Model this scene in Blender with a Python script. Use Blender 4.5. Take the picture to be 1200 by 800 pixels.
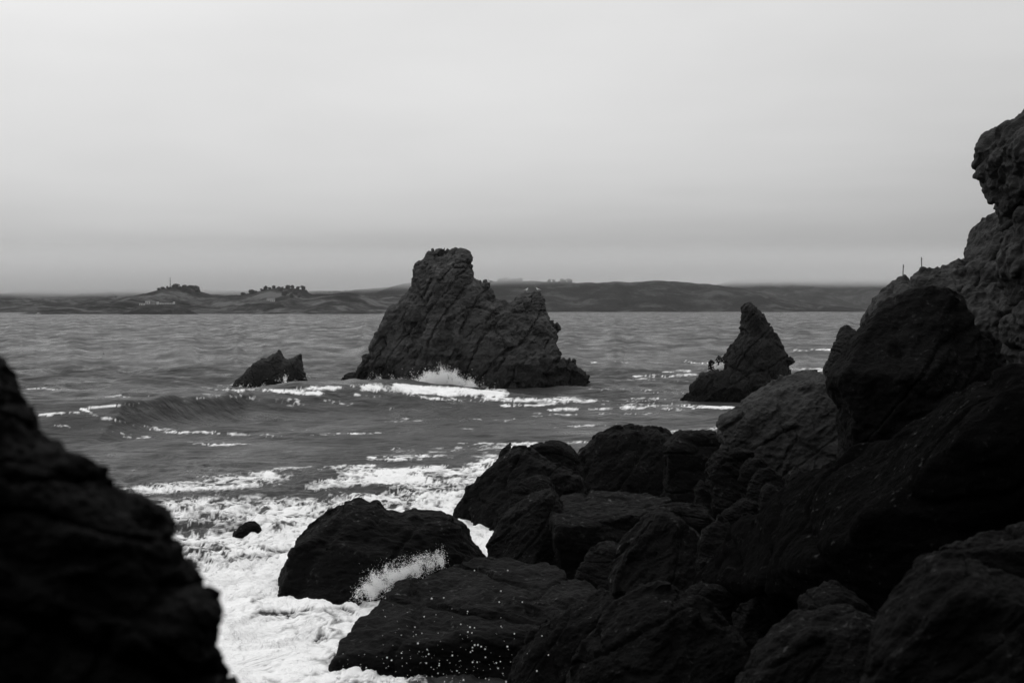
import bpy, bmesh, math, random
import numpy as np
from concurrent.futures import ThreadPoolExecutor
from mathutils import Vector
from mathutils.bvhtree import BVHTree

R = math.radians
POOL = ThreadPoolExecutor(4)
random.seed(7)
for o in list(bpy.data.objects):
    bpy.data.objects.remove(o)
scene = bpy.context.scene
COL = scene.collection

# ------------------------------------------------------------------ camera
H_CAM = 10.0
F_PX = 1200 * 50.0 / 36.0            # focal length in pixels of the 1200 px wide photograph
PITCH = math.atan(39.5 / F_PX)
cam_d = bpy.data.cameras.new("camera")
cam_d.lens = 50.0
cam_d.sensor_width = 36.0
cam_d.clip_start = 0.1
cam_d.clip_end = 60000.0
cam_d.dof.use_dof = True
cam_d.dof.focus_distance = 110.0
cam_d.dof.aperture_fstop = 2.0
cam = bpy.data.objects.new("camera", cam_d)
cam.location = (0, 0, H_CAM)
cam.rotation_euler = (R(90) - PITCH, 0, 0)
COL.objects.link(cam)
scene.camera = cam

# ------------------------------------------------------------------ sky
SUN_EL, SUN_ROT = R(62), R(-40)
world = bpy.data.worlds.new("World")
scene.world = world
world.use_nodes = True
wn = world.node_tree
wn.nodes.clear()
def wnode(t, **kw):
    n = wn.nodes.new(t)
    for k, v in kw.items():
        setattr(n, k, v)
    return n
out = wnode("ShaderNodeOutputWorld")
bg = wnode("ShaderNodeBackground")
wn.links.new(bg.outputs[0], out.inputs[0])
tc = wnode("ShaderNodeTexCoord")
sep = wnode("ShaderNodeSeparateXYZ")
wn.links.new(tc.outputs["Generated"], sep.inputs[0])
# stratus sheets: stretched noise moves the elevation ramp up and down a little
mp = wnode("ShaderNodeMapping")
mp.inputs["Scale"].default_value = (1.4, 1.4, 16.0)
wn.links.new(tc.outputs["Generated"], mp.inputs[0])
nz = wnode("ShaderNodeTexNoise")
nz.inputs["Scale"].default_value = 1.6
nz.inputs["Detail"].default_value = 6.0
nz.inputs["Roughness"].default_value = 0.5
wn.links.new(mp.outputs[0], nz.inputs["Vector"])
ma = wnode("ShaderNodeMath", operation='MULTIPLY_ADD')
ma.inputs[1].default_value = 0.036
wn.links.new(nz.outputs["Fac"], ma.inputs[0])
ma2 = wnode("ShaderNodeMath", operation='ADD')
# the cloud is thinner towards the left of the view: its bright part comes lower there
mra = wnode("ShaderNodeMapRange")
mra.inputs["From Min"].default_value = -0.25
mra.inputs["From Max"].default_value = 0.36
mra.inputs["To Min"].default_value = 1.1
mra.inputs["To Max"].default_value = 0.5
wn.links.new(sep.outputs["X"], mra.inputs["Value"])
mza = wnode("ShaderNodeMath", operation='MULTIPLY')
wn.links.new(sep.outputs["Z"], mza.inputs[0])
wn.links.new(mra.outputs[0], mza.inputs[1])
wn.links.new(mza.outputs[0], ma2.inputs[0])
ma2.inputs[1].default_value = -0.019
wn.links.new(ma2.outputs[0], ma.inputs[2])
ramp = wnode("ShaderNodeValToRGB")
wn.links.new(ma.outputs[0], ramp.inputs[0])
cr = ramp.color_ramp
SKY = [(0.0, .30), (0.018, .35), (0.038, .425), (0.062, .585), (0.095, .705), (0.14, .755), (0.21, .75), (0.45, 1.05), (1.0, 1.6)]
cr.interpolation = 'B_SPLINE'
while len(cr.elements) > 1:
    cr.elements.remove(cr.elements[0])
cr.elements[0].position = 0.0
for i, (p, v) in enumerate(SKY):
    e = cr.elements[0] if i == 0 else cr.elements.new(p)
    e.position = p
    e.color = (v, v, v, 1)
sky = wnode("ShaderNodeTexSky", sky_type='NISHITA')
sky.sun_disc = False
sky.sun_elevation = SUN_EL
sky.sun_rotation = SUN_ROT
sky.dust_density = 6.0
bw = wnode("ShaderNodeRGBToBW")
wn.links.new(sky.outputs[0], bw.inputs[0])
sk = wnode("ShaderNodeMath", operation='MULTIPLY')
sk.inputs[1].default_value = 0.006
wn.links.new(bw.outputs[0], sk.inputs[0])
vm = wnode("ShaderNodeVectorMath", operation='ADD')
wn.links.new(ramp.outputs[0], vm.inputs[0])
wn.links.new(sk.outputs[0], vm.inputs[1])
# broad, faint unevenness of the cloud deck
nb = wnode("ShaderNodeTexNoise")
nb.inputs["Scale"].default_value = 2.2
nb.inputs["Detail"].default_value = 4.0
mpb = wnode("ShaderNodeMapping")
mpb.inputs["Location"].default_value = (0.35, 0.1, 0.0)
mpb.inputs["Scale"].default_value = (1.0, 1.0, 3.0)
wn.links.new(tc.outputs["Generated"], mpb.inputs[0])
wn.links.new(mpb.outputs[0], nb.inputs["Vector"])
mrb = wnode("ShaderNodeMapRange")
mrb.inputs["From Min"].default_value = 0.3
mrb.inputs["From Max"].default_value = 0.7
mrb.inputs["To Min"].default_value = 0.91
mrb.inputs["To Max"].default_value = 1.06
wn.links.new(nb.outputs["Fac"], mrb.inputs["Value"])
vs = wnode("ShaderNodeVectorMath", operation='SCALE')
wn.links.new(vm.outputs[0], vs.inputs[0])
wn.links.new(mrb.outputs[0], vs.inputs["Scale"])
wn.links.new(vs.outputs[0], bg.inputs["Color"])
bg.inputs["Strength"].default_value = 1.0

# ------------------------------------------------------------------ sun behind the overcast
sun_d = bpy.data.lights.new("sun", 'SUN')
sun_d.energy = 0.5
sun_d.angle = R(35)
sun_d.color = (1, 1, 1)
sun = bpy.data.objects.new("sun", sun_d)
sun.rotation_euler = (R(90) - SUN_EL, 0, R(180) - SUN_ROT)
sun.location = (0, 0, 200)
COL.objects.link(sun)

scene.view_settings.view_transform = 'Standard'
scene.view_settings.look = 'None'
scene.view_settings.gamma = 1.0
scene.view_settings.exposure = 0.0
scene.view_settings.use_curve_mapping = False
scene.render.engine = 'CYCLES'
cy = scene.cycles
cy.use_denoising = True
cy.max_bounces = 12
cy.diffuse_bounces = 8
cy.glossy_bounces = 2
cy.transmission_bounces = 8
cy.volume_bounces = 1
cy.transparent_max_bounces = 8
cy.caustics_reflective = False
cy.caustics_refractive = False
cy.volume_step_rate = 4.0

# ------------------------------------------------------------------ picture point -> world point
_F = np.array([0, math.cos(PITCH), -math.sin(PITCH)])
_U = np.array([0, math.sin(PITCH), math.cos(PITCH)])
def ray(px, py):
    return _F + (px - 600) / F_PX * np.array([1.0, 0, 0]) + (400 - py) / F_PX * _U
def W(px, py, D=None, z=None):
    d = ray(px, py)
    t = D / d[1] if D is not None else (z - H_CAM) / d[2]
    return np.array([0, 0, H_CAM]) + d * t
def to_px(x, y, z):
    v = np.stack([x, y, z - H_CAM])
    f = _F[1] * v[1] + _F[2] * v[2]
    u = _U[1] * v[1] + _U[2] * v[2]
    return 600 + v[0] / f * F_PX, 400 - u / f * F_PX

# ------------------------------------------------------------------ numpy noise
_G = np.array([[1,1,0],[-1,1,0],[1,-1,0],[-1,-1,0],[1,0,1],[-1,0,1],[1,0,-1],[-1,0,-1],
               [0,1,1],[0,-1,1],[0,1,-1],[0,-1,-1],[1,1,0],[-1,1,0],[0,-1,1],[0,-1,-1]], np.float32)
def _hash(ix, iy, iz, seed):
    h = (ix.astype(np.uint32) * np.uint32(374761393) + iy.astype(np.uint32) * np.uint32(668265263)
         + iz.astype(np.uint32) * np.uint32(2246822519) + np.uint32((seed * 3266489917) & 0xffffffff))
    h = (h ^ (h >> np.uint32(13))) * np.uint32(1274126177)
    h = (h ^ (h >> np.uint32(16))) * np.uint32(2654435761)
    return h ^ (h >> np.uint32(15))
def perlin(p, seed=0):
    out = np.empty(len(p), np.float32)
    CH = 60000
    def work(s):
        q = p[s:s + CH]
        i = np.floor(q).astype(np.int32)
        f = (q - i).astype(np.float32)
        w = f * f * f * (f * (f * 6 - 15) + 10)
        acc = 0
        for dx in (0, 1):
            wx = w[:, 0] if dx else 1 - w[:, 0]
            for dy in (0, 1):
                wy = w[:, 1] if dy else 1 - w[:, 1]
                for dz in (0, 1):
                    wz = w[:, 2] if dz else 1 - w[:, 2]
                    g = _G[_hash(i[:, 0] + dx, i[:, 1] + dy, i[:, 2] + dz, seed) & np.uint32(15)]
                    acc = acc + (g[:, 0] * (f[:, 0] - dx) + g[:, 1] * (f[:, 1] - dy) + g[:, 2] * (f[:, 2] - dz)) * wx * wy * wz
        out[s:s + CH] = acc
    list(POOL.map(work, range(0, len(p), CH)))
    return out
def fbm(p, octv=4, seed=0, gain=0.5, lac=2.03):
    a, s, r = 1.0, 1.0, 0
    for k in range(octv):
        r = r + a * perlin(p * s + k * 17.3, seed + k)
        a *= gain
        s *= lac
    return r
def ridged(p, octv=4, seed=0, gain=0.5):
    a, s, r = 1.0, 1.0, 0
    for k in range(octv):
        r = r + a * (1 - 2.2 * np.abs(perlin(p * s + k * 11.1, seed + k)))
        a *= gain
        s *= 2.1
    return r
def _rot(seed):
    q, _ = np.linalg.qr(np.random.RandomState(seed).randn(3, 3))
    return q.astype(np.float32)
def planes(p, seed=0):
    """piecewise-linear lattice noise: flat faces that meet in sharp creases, like broken rock"""
    out = np.empty(len(p), np.float32)
    Rm = _rot(seed)
    CH = 60000
    def work(s):
        q = p[s:s + CH].astype(np.float32) @ Rm
        i = np.floor(q).astype(np.int32)
        f = q - i
        od = np.argsort(-f, 1)
        fs = np.take_along_axis(f, od, 1)
        c = i.copy()
        ar = np.arange(len(q))
        h = lambda: (_hash(c[:, 0], c[:, 1], c[:, 2], seed) >> np.uint32(8)).astype(np.float32) / 8388608.0 - 1
        v = h() * (1 - fs[:, 0])
        for k in range(3):
            c[ar, od[:, k]] += 1
            v = v + h() * (fs[:, k] - (fs[:, k + 1] if k < 2 else 0))
        out[s:s + CH] = v
    list(POOL.map(work, range(0, len(p), CH)))
    return out
def chisel(p, octv=4, seed=0, gain=0.5):
    a, sc, r = 1.0, 1.0, 0
    for k in range(octv):
        r = r + a * planes(p * sc + k * 5.7, seed + k)
        a *= gain
        sc *= 2.03
    return r

# ------------------------------------------------------------------ mesh helpers
def smoothstep(a, b, x):
    t = np.clip((x - a) / (b - a), 0, 1)
    return t * t * (3 - 2 * t)
def make_mesh(name, V, Fc, smooth=True):
    me = bpy.data.meshes.new(name)
    Fc = np.asarray(Fc, np.int32)
    n, k = Fc.shape
    me.vertices.add(len(V))
    me.vertices.foreach_set("co", np.ascontiguousarray(V, np.float32).ravel())
    me.loops.add(n * k)
    me.loops.foreach_set("vertex_index", Fc.ravel())
    me.polygons.add(n)
    me.polygons.foreach_set("loop_start", np.arange(0, n * k, k, dtype=np.int32))
    me.update(calc_edges=True)
    me.polygons.foreach_set("use_smooth", np.full(n, smooth, bool))
    return me
def link(name, me, mat=None, parent=None, loc=None):
    o = bpy.data.objects.new(name, me)
    if mat is not None and me is not None:
        me.materials.append(mat)
    COL.objects.link(o)
    if parent is not None:
        o.parent = parent
    if loc is not None:
        o.location = loc
    return o
def tag(o, label=None, cat=None, group=None, kind=None):
    if label: o["label"] = label
    if cat: o["category"] = cat
    if group: o["group"] = group
    if kind: o["kind"] = kind
    return o
def bm_obj(name, bm, mat, parent=None, smooth=False):
    me = bpy.data.meshes.new(name)
    bm.to_mesh(me)
    bm.free()
    if smooth:
        for p in me.polygons: p.use_smooth = True
    return link(name, me, mat, parent)

def surface_nets(val, org, h):
    nx, ny, nz_ = val.shape
    ins = val < 0
    c = [ins[dx:nx - 1 + dx, dy:ny - 1 + dy, dz:nz_ - 1 + dz] for dx in (0, 1) for dy in (0, 1) for dz in (0, 1)]
    cnt = sum(x.astype(np.int8) for x in c)
    act = (cnt > 0) & (cnt < 8)
    ai = np.argwhere(act)
    idx = np.full(act.shape, -1, np.int64)
    idx[act] = np.arange(len(ai))
    offs = np.array([(dx, dy, dz) for dx in (0, 1) for dy in (0, 1) for dz in (0, 1)])
    cv = np.stack([val[ai[:, 0] + o[0], ai[:, 1] + o[1], ai[:, 2] + o[2]] for o in offs], 1)
    acc = np.zeros((len(ai), 3))
    num = np.zeros(len(ai))
    for a in range(8):
        for b in range(a + 1, 8):
            if np.abs(offs[a] - offs[b]).sum() != 1: continue
            m = (cv[:, a] < 0) != (cv[:, b] < 0)
            den = cv[:, a] - cv[:, b]
            t = np.where(m, cv[:, a] / np.where(den == 0, 1, den), 0)
            acc += np.where(m[:, None], offs[a] + t[:, None] * (offs[b] - offs[a]), 0)
            num += m
    V = (ai + acc / num[:, None]) * h + org
    quads = []
    for ax in range(3):
        A = ins[:-1] if ax == 0 else (ins[:, :-1] if ax == 1 else ins[:, :, :-1])
        B = ins[1:] if ax == 0 else (ins[:, 1:] if ax == 1 else ins[:, :, 1:])
        e = np.argwhere(A != B)
        o1, o2 = [(1, 2), (2, 0), (0, 1)][ax]
        ok = (e[:, o1] > 0) & (e[:, o2] > 0) & (e[:, o1] < val.shape[o1] - 1) & (e[:, o2] < val.shape[o2] - 1)
        e = e[ok]
        def cell(s1, s2):
            q = e.copy()
            q[:, o1] -= s1
            q[:, o2] -= s2
            return idx[q[:, 0], q[:, 1], q[:, 2]]
        Q = np.stack([cell(1, 1), cell(0, 1), cell(0, 0), cell(1, 0)], 1)
        flip = ~ins[e[:, 0], e[:, 1], e[:, 2]]
        Q[flip] = Q[flip][:, ::-1]
        quads.append(Q)
    Q = np.concatenate(quads)
    return V, Q[(Q >= 0).all(1)]

def catmull(V, Q):
    nV, nF = len(V), len(Q)
    fp = V[Q].mean(1)
    e = np.stack([Q, np.roll(Q, -1, 1)], 2).reshape(-1, 2)
    es = np.sort(e, 1)
    key = es[:, 0] * nV + es[:, 1]
    uk, inv = np.unique(key, return_inverse=True)
    ev = np.stack([uk // nV, uk % nV], 1)
    nE = len(uk)
    cnt = np.bincount(inv, minlength=nE)
    fr = np.repeat(np.arange(nF), 4)
    fs = np.stack([np.bincount(inv, fp[fr, k], nE) for k in range(3)], 1)
    mid = V[ev].mean(1)
    ep = 0.5 * mid + 0.5 * fs / cnt[:, None]
    n = np.maximum(np.bincount(Q.ravel(), minlength=nV), 1)[:, None]
    Fa = np.stack([np.bincount(Q.ravel(), fp[fr, k], nV) for k in range(3)], 1) / n
    ne = np.maximum(np.bincount(ev.ravel(), minlength=nV), 1)[:, None]
    Ra = np.stack([np.bincount(ev.ravel(), np.repeat(mid[:, k], 2), nV) for k in range(3)], 1) / ne
    vp = (Fa + 2 * Ra + (n - 3) * V) / n
    NV = np.concatenate([vp, ep, fp])
    ei = (inv + nV).reshape(nF, 4)
    fi = np.arange(nF) + nV + nE
    NQ = np.stack([np.stack([Q[:, k], ei[:, k], fi, ei[:, k - 1]], 1) for k in range(4)], 1).reshape(-1, 4)
    return NV, NQ
def normals(V, Q):
    a, b, c, d = (V[Q[:, k]] for k in range(4))
    fn = np.cross(c - a, d - b)
    N = np.stack([np.bincount(Q.ravel(), np.repeat(fn[:, k], 4), len(V)) for k in range(3)], 1)
    return N / np.maximum(np.linalg.norm(N, axis=1), 1e-12)[:, None]

# ------------------------------------------------------------------ rock solids
def poly_sdf(poly, X, Z):
    d = np.full(X.shape, 1e18)
    s = np.ones(X.shape)
    n = len(poly)
    for i in range(n):
        a, b = poly[i], poly[i - 1]
        ex, ez = b[0] - a[0], b[1] - a[1]
        wx, wz = X - a[0], Z - a[1]
        t = np.clip((wx * ex + wz * ez) / (ex * ex + ez * ez + 1e-12), 0, 1)
        d = np.minimum(d, (wx - ex * t) ** 2 + (wz - ez * t) ** 2)
        c1, c2, c3 = Z >= a[1], Z < b[1], ex * wz > ez * wx
        m = (c1 & c2 & c3) | (~c1 & ~c2 & ~c3)
        s = np.where(m, -s, s)
    return s * np.sqrt(d)
class Outline:
    """a solid with the traced outline at its own distance, inflated to half-depth T and leaning back"""
    def __init__(self, pts, D, T, lean=0.3, rnd=None, p=2.2):
        w = np.array([W(a, b, D) for a, b in pts])
        self.poly = w[:, [0, 2]]
        self.D, self.T, self.lean, self.p = D, T, lean, p
        ext = self.poly.max(0) - self.poly.min(0)
        self.rnd = rnd or 0.35 * ext.min()
        self.z0 = self.poly[:, 1].min()
        self.z1 = self.poly[:, 1].max()
        dl = lean * (self.z1 - self.z0)
        zm = 0.5 * (self.z0 + self.z1)
        self.zm = zm
        self.lo = np.array([self.poly[:, 0].min(), D - T - abs(dl) / 2, self.z0])
        self.hi = np.array([self.poly[:, 0].max(), D + T + abs(dl) / 2, self.z1])
    def sdf(self, X, Y, Z):
        d2 = poly_sdf(self.poly, X[:, 0, :], Z[:, 0, :])[:, None, :]
        s = np.clip(-d2 / self.rnd, 0, 1)
        t = self.T * (1 - (1 - s) ** self.p) ** (1 / self.p)
        yc = self.D + self.lean * (Z - self.zm)
        return np.maximum(d2, (np.abs(Y - yc) - t) * 0.6)
class Hull:
    """convex block through key points (and the same points dropped to z = down)"""
    def __init__(self, pts, down=None, k=0.06, under=(0, 0)):
        P = [np.array(p) for p in pts]
        if down is not None:
            c = np.mean(P, 0)
            for p in list(P):
                P.append(np.array([c[0] + (p[0] - c[0]) * 0.97 + under[0], c[1] + (p[1] - c[1]) * 0.97 + under[1], down]))
        bm = bmesh.new()
        for p in P: bm.verts.new(p)
        bmesh.ops.convex_hull(bm, input=bm.verts)
        bm.normal_update()
        ctr = Vector(np.mean(P, 0))
        pl = []
        for f in bm.faces:
            n = f.normal.copy()
            if n.length < .5: continue
            if n.dot(f.verts[0].co - ctr) < 0: n = -n
            pl.append((*n, n.dot(f.verts[0].co)))
        bm.free()
        self.pl = np.array(sorted(set(tuple(np.round(q, 4)) for q in pl)))
        P = np.array(P)
        self.lo, self.hi, self.k = P.min(0), P.max(0), k
    def sdf(self, X, Y, Z):
        m = np.full(X.shape, -1e9)
        for a, b, c, d in self.pl:
            v = X * a + Y * b + Z * c - d
            h = np.clip(0.5 + 0.5 * (v - m) / self.k, 0, 1)
            m = np.where(m < -1e8, v, m * (1 - h) + v * h + self.k * h * (1 - h))
        return m

ROCKS = {}
def build_rock(prims, N=60, sub=2, amp=0.081, feat=0.3, fine=0.006, bed=(0.3, 0.2, 1.0), strata=0.004, crack=0.022, an=1.5, cuts=0,
               seed=1, smin=0.05, zclip=-1.6):
    """amp..crack are fractions of the rock's size; feat is the size of its main faces"""
    lo = np.min([p.lo for p in prims], 0)
    hi = np.max([p.hi for p in prims], 0)
    lo[2] = max(lo[2], zclip)
    size = float(np.median(hi - lo))
    h = float((hi - lo).max()) / N
    pad = max(4 * h, 1.6 * amp * size)
    lo = lo - pad
    hi = hi + pad
    n = np.ceil((hi - lo) / h).astype(int) + 1
    ax = [lo[k] + h * np.arange(n[k]) for k in range(3)]
    X, Y, Z = np.meshgrid(*ax, indexing='ij')
    v = None
    for p in prims:
        d = p.sdf(X, Y, Z)
        if v is None: v = d
        else:
            k = smin * size
            hh = np.clip(0.5 + 0.5 * (d - v) / k, 0, 1)
            v = d * (1 - hh) + v * hh - k * hh * (1 - hh)
    if cuts:
        # flat broken faces on the side towards the open cove and on top
        rng = np.random.RandomState(seed + 700)
        ins = np.argwhere(v < 0)
        ins = ins[rng.randint(0, len(ins), 6000)]
        pts = ins * h + lo
        ctr = pts.mean(0)
        for k in range(cuts):
            nn = np.array([rng.uniform(-.95, .95), -1.0, rng.uniform(-.75, 1.0)])
            nn /= np.linalg.norm(nn)
            mx = np.quantile((pts - ctr) @ nn, 0.995)
            off = mx * rng.uniform(.66, .90)
            d = (X - ctr[0]) * nn[0] + (Y - ctr[1]) * nn[1] + (Z - ctr[2]) * nn[2] - off
            kk = 0.012 * size
            hh = np.clip(0.5 + 0.5 * (d - v) / kk, 0, 1)
            v = v * (1 - hh) + d * hh + kk * hh * (1 - hh)
    band = np.abs(v) < (amp * size * 2.0 + 3 * h)
    P = np.stack([X[band], Y[band], Z[band]], 1).astype(np.float32)
    L = feat * size
    bn = np.array(bed, float)
    bn /= np.linalg.norm(bn)
    # the lattice is squeezed along the bedding normal: slabby faces
    t1 = np.cross(bn, [0.31, 0.87, 0.2]); t1 /= np.linalg.norm(t1)
    t2 = np.cross(bn, t1)
    B = np.stack([bn * an, t1 / an ** .5, t2 / an ** .5], 1).astype(np.float32)
    def frame(q): return q.astype(np.float32) @ B
    warp = np.stack([perlin(P / (L * 1.2) + s, seed + 40 + s) for s in range(3)], 1) * L * 0.22
    v[band] += amp * size * chisel(frame(P + warp) / L, 3, seed, 0.52)
    v = np.maximum(v, (lo[2] + pad * 0.5) - Z)
    v[0] = v[-1] = 1; v[:, 0] = v[:, -1] = 1; v[:, :, 0] = v[:, :, -1] = 1
    V, Qd = surface_nets(v, lo, h)
    # keep the one largest piece, no loose crumbs
    e = np.concatenate([Qd[:, [0, 1]], Qd[:, [1, 2]], Qd[:, [2, 3]], Qd[:, [3, 0]]])
    lab = np.arange(len(V))
    while True:
        m = np.minimum(lab[e[:, 0]], lab[e[:, 1]])
        nl = lab.copy()
        np.minimum.at(nl, lab[e[:, 0]], m)
        np.minimum.at(nl, lab[e[:, 1]], m)
        nl = nl[nl]
        if (nl == lab).all(): break
        lab = nl
    big = np.bincount(lab).argmax()
    keep = lab == big
    new = np.cumsum(keep) - 1
    Qd = new[Qd[keep[Qd].all(1)]]
    V = V[keep]
    for s in range(sub):
        V, Qd = catmull(V, Qd)
        Nn = normals(V, Qd)
        F = frame(V)
        if s == 0:
            d = 0.30 * amp * size * chisel(F / (L * 0.30), 3, seed + 21, 0.55)
            # joints: narrow clefts along two families of planes
            c1 = perlin(F * np.array([1.0, .35, .35]) / (L * 0.9) + 3, seed + 51)
            c2 = perlin(F * np.array([.4, 1.0, .4]) / (L * 1.1) + 9, seed + 52)
            d = d - crack * size * (np.exp(-(c1 / 0.035) ** 2) + 0.8 * np.exp(-(c2 / 0.03) ** 2))
        else:
            q = F[:, 0] / (L * 0.16) + 0.5 * perlin(V / (L * 0.7), seed + 31)
            fl = np.stack([q, F[:, 1] / (L * 1.3), F[:, 2] / (L * 1.3)], 1)
            d = strata * size * 0.7 * chisel(fl, 2, seed + 33) + fine * size * chisel(F / (L * 0.09), 2, seed + 35, 0.6)
        V = V + Nn * d[:, None]
    return V, Qd
def rock(name, label, cat, prims, mat, group=None, **kw):
    V, Q = build_rock(prims, **kw)
    base = np.array([V[:, 0].mean(), V[:, 1].mean(), V[:, 2].min()])
    me = make_mesh(name, V - base, Q)
    o = link(name, me, mat, loc=base)
    tag(o, label, cat, group)
    ROCKS[o.name] = (V, Q)
    return o

# ------------------------------------------------------------------ materials
def nodes(name):
    m = bpy.data.materials.new(name)
    m.use_nodes = True
    nt = m.node_tree
    nt.nodes.clear()
    o = nt.nodes.new("ShaderNodeOutputMaterial")
    return m, nt, o
def N_(nt, t, ins=None, **kw):
    n = nt.nodes.new(t)
    for k, v in kw.items(): setattr(n, k, v)
    for k, v in (ins or {}).items():
        if isinstance(v, bpy.types.NodeSocket): nt.links.new(v, n.inputs[k])
        else: n.inputs[k].default_value = v
    return n
def g(v): return (v, v, v, 1)
def rock_material(name, dark, light, px, rough=0.62, lichen=0.0, spec=0.25, tide=None, wet=0.0):
    """px: size in metres of about one picture point on this rock, sets the grain of the fine relief"""
    m, nt, out = nodes(name)
    geo = N_(nt, "ShaderNodeNewGeometry")
    pos = geo.outputs["Position"]
    n1 = N_(nt, "ShaderNodeTexNoise", {"Vector": pos, "Scale": 0.035 / px, "Detail": 8.0, "Roughness": 0.62})
    n2 = N_(nt, "ShaderNodeTexNoise", {"Vector": pos, "Scale": 0.18 / px, "Detail": 5.0, "Roughness": 0.65})
    mp = N_(nt, "ShaderNodeMapping", {"Vector": pos, "Rotation": (R(25), R(38), R(15)), "Scale": (0.25, 0.25, 1.6)})
    n3 = N_(nt, "ShaderNodeTexNoise", {"Vector": mp.outputs[0], "Scale": 0.09 / px, "Detail": 6.0, "Roughness": 0.6, "Distortion": 0.4})
    vo = N_(nt, "ShaderNodeTexVoronoi", {"Vector": pos, "Scale": 0.05 / px}, feature='DISTANCE_TO_EDGE')
    mx = N_(nt, "ShaderNodeMix", {"Factor": n2.outputs["Fac"], "A": n1.outputs["Fac"], "B": n3.outputs["Fac"]}, data_type='FLOAT')
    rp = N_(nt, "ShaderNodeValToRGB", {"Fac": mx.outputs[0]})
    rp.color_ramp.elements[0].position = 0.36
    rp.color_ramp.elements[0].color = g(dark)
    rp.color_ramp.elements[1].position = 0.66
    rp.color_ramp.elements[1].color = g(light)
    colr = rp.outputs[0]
    if lichen > 0:
        nl = N_(nt, "ShaderNodeTexNoise", {"Vector": mp.outputs[0], "Scale": 0.03 / px, "Detail": 7.0, "Roughness": 0.7, "Distortion": 0.8})
        ll = N_(nt, "ShaderNodeMapRange", {"Value": nl.outputs["Fac"], "From Min": 0.64, "From Max": 0.70, "To Min": 0.0, "To Max": 1.0})
        mm = N_(nt, "ShaderNodeMix", {"Factor": ll.outputs[0], "A": colr, "B": g(lichen)}, data_type='RGBA')
        colr = mm.outputs["Result"]
    if tide:
        # weed and wet rock below the tide line
        sz = N_(nt, "ShaderNodeSeparateXYZ", {0: pos})
        wob = N_(nt, "ShaderNodeMath", {0: n1.outputs["Fac"], 1: -tide * 1.2, 2: sz.outputs["Z"]}, operation='MULTIPLY_ADD')
        tl = N_(nt, "ShaderNodeMapRange", {"Value": wob.outputs[0], "From Min": tide * .25, "From Max": tide * .6, "To Min": 0.4, "To Max": 1.0})
        tm = N_(nt, "ShaderNodeVectorMath", {0: colr}, operation='SCALE')
        nt.links.new(tl.outputs[0], tm.inputs["Scale"])
        colr = tm.outputs[0]
    b1 = N_(nt, "ShaderNodeBump", {"Strength": 0.55, "Distance": 7 * px, "Height": n1.outputs["Fac"]})
    b2 = N_(nt, "ShaderNodeBump", {"Strength": 1.0, "Distance": 3.0 * px, "Height": n2.outputs["Fac"], "Normal": b1.outputs[0]})
    b3 = N_(nt, "ShaderNodeBump", {"Strength": 0.5, "Distance": 3 * px, "Height": n3.outputs["Fac"], "Normal": b2.outputs[0]})
    cl = N_(nt, "ShaderNodeMapRange", {"Value": vo.outputs["Distance"], "From Min": 0.0, "From Max": 0.07})
    b4 = N_(nt, "ShaderNodeBump", {"Strength": 0.25, "Distance": 2 * px, "Height": cl.outputs[0], "Normal": b3.outputs[0]})
    rr = N_(nt, "ShaderNodeMapRange", {"Value": n1.outputs["Fac"], "From Min": 0.3, "From Max": 0.7, "To Min": rough - 0.14, "To Max": rough + 0.14})
    bs = N_(nt, "ShaderNodeBsdfPrincipled", {"Base Color": colr, "Roughness": rr.outputs[0], "Specular IOR Level": spec, "Normal": b4.outputs[0]})
    if wet:
        wm = N_(nt, "ShaderNodeMapRange", {"Value": n2.outputs["Fac"], "From Min": 0.56, "From Max": 0.68, "To Min": 0.0, "To Max": 1.0})
        wl = N_(nt, "ShaderNodeMapRange", {"Value": n1.outputs["Fac"], "From Min": 0.48, "From Max": 0.6, "To Min": 0.0, "To Max": 1.0})
        wx = N_(nt, "ShaderNodeMath", {0: wm.outputs[0], 1: wl.outputs[0]}, operation='MULTIPLY')
        wr = N_(nt, "ShaderNodeMix", {"Factor": wx.outputs[0], "A": rr.outputs[0], "B": 0.32}, data_type='FLOAT')
        ws = N_(nt, "ShaderNodeMix", {"Factor": wx.outputs[0], "A": spec, "B": wet}, data_type='FLOAT')
        nt.links.new(wr.outputs[0], bs.inputs["Roughness"])
        nt.links.new(ws.outputs[0], bs.inputs["Specular IOR Level"])
    nt.links.new(bs.outputs[0], out.inputs[0])
    return m
M_STACK = rock_material("sea_stack_rock", 0.008, 0.095, 0.105, 0.75, spec=0.08, tide=3.2)
M_ISLET = rock_material("islet_rock", 0.007, 0.020, 0.105, 0.65, spec=0.1, tide=1.2)
M_PINN = rock_material("pinnacle_rock", 0.006, 0.016, 0.09, 0.7, spec=0.06, tide=2.0)
M_LIT = rock_material("weathered_slab_rock", 0.004, 0.042, 0.042, 0.7, spec=0.1)
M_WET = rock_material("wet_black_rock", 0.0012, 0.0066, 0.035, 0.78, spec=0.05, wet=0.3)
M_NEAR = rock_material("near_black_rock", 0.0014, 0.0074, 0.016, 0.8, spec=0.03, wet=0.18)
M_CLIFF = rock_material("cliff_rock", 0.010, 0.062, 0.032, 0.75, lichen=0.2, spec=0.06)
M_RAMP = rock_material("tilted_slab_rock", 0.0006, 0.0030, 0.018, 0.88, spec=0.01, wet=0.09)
M_FORE = rock_material("foreground_rock", 0.002, 0.006, 0.004, 0.7, spec=0.05)
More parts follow.
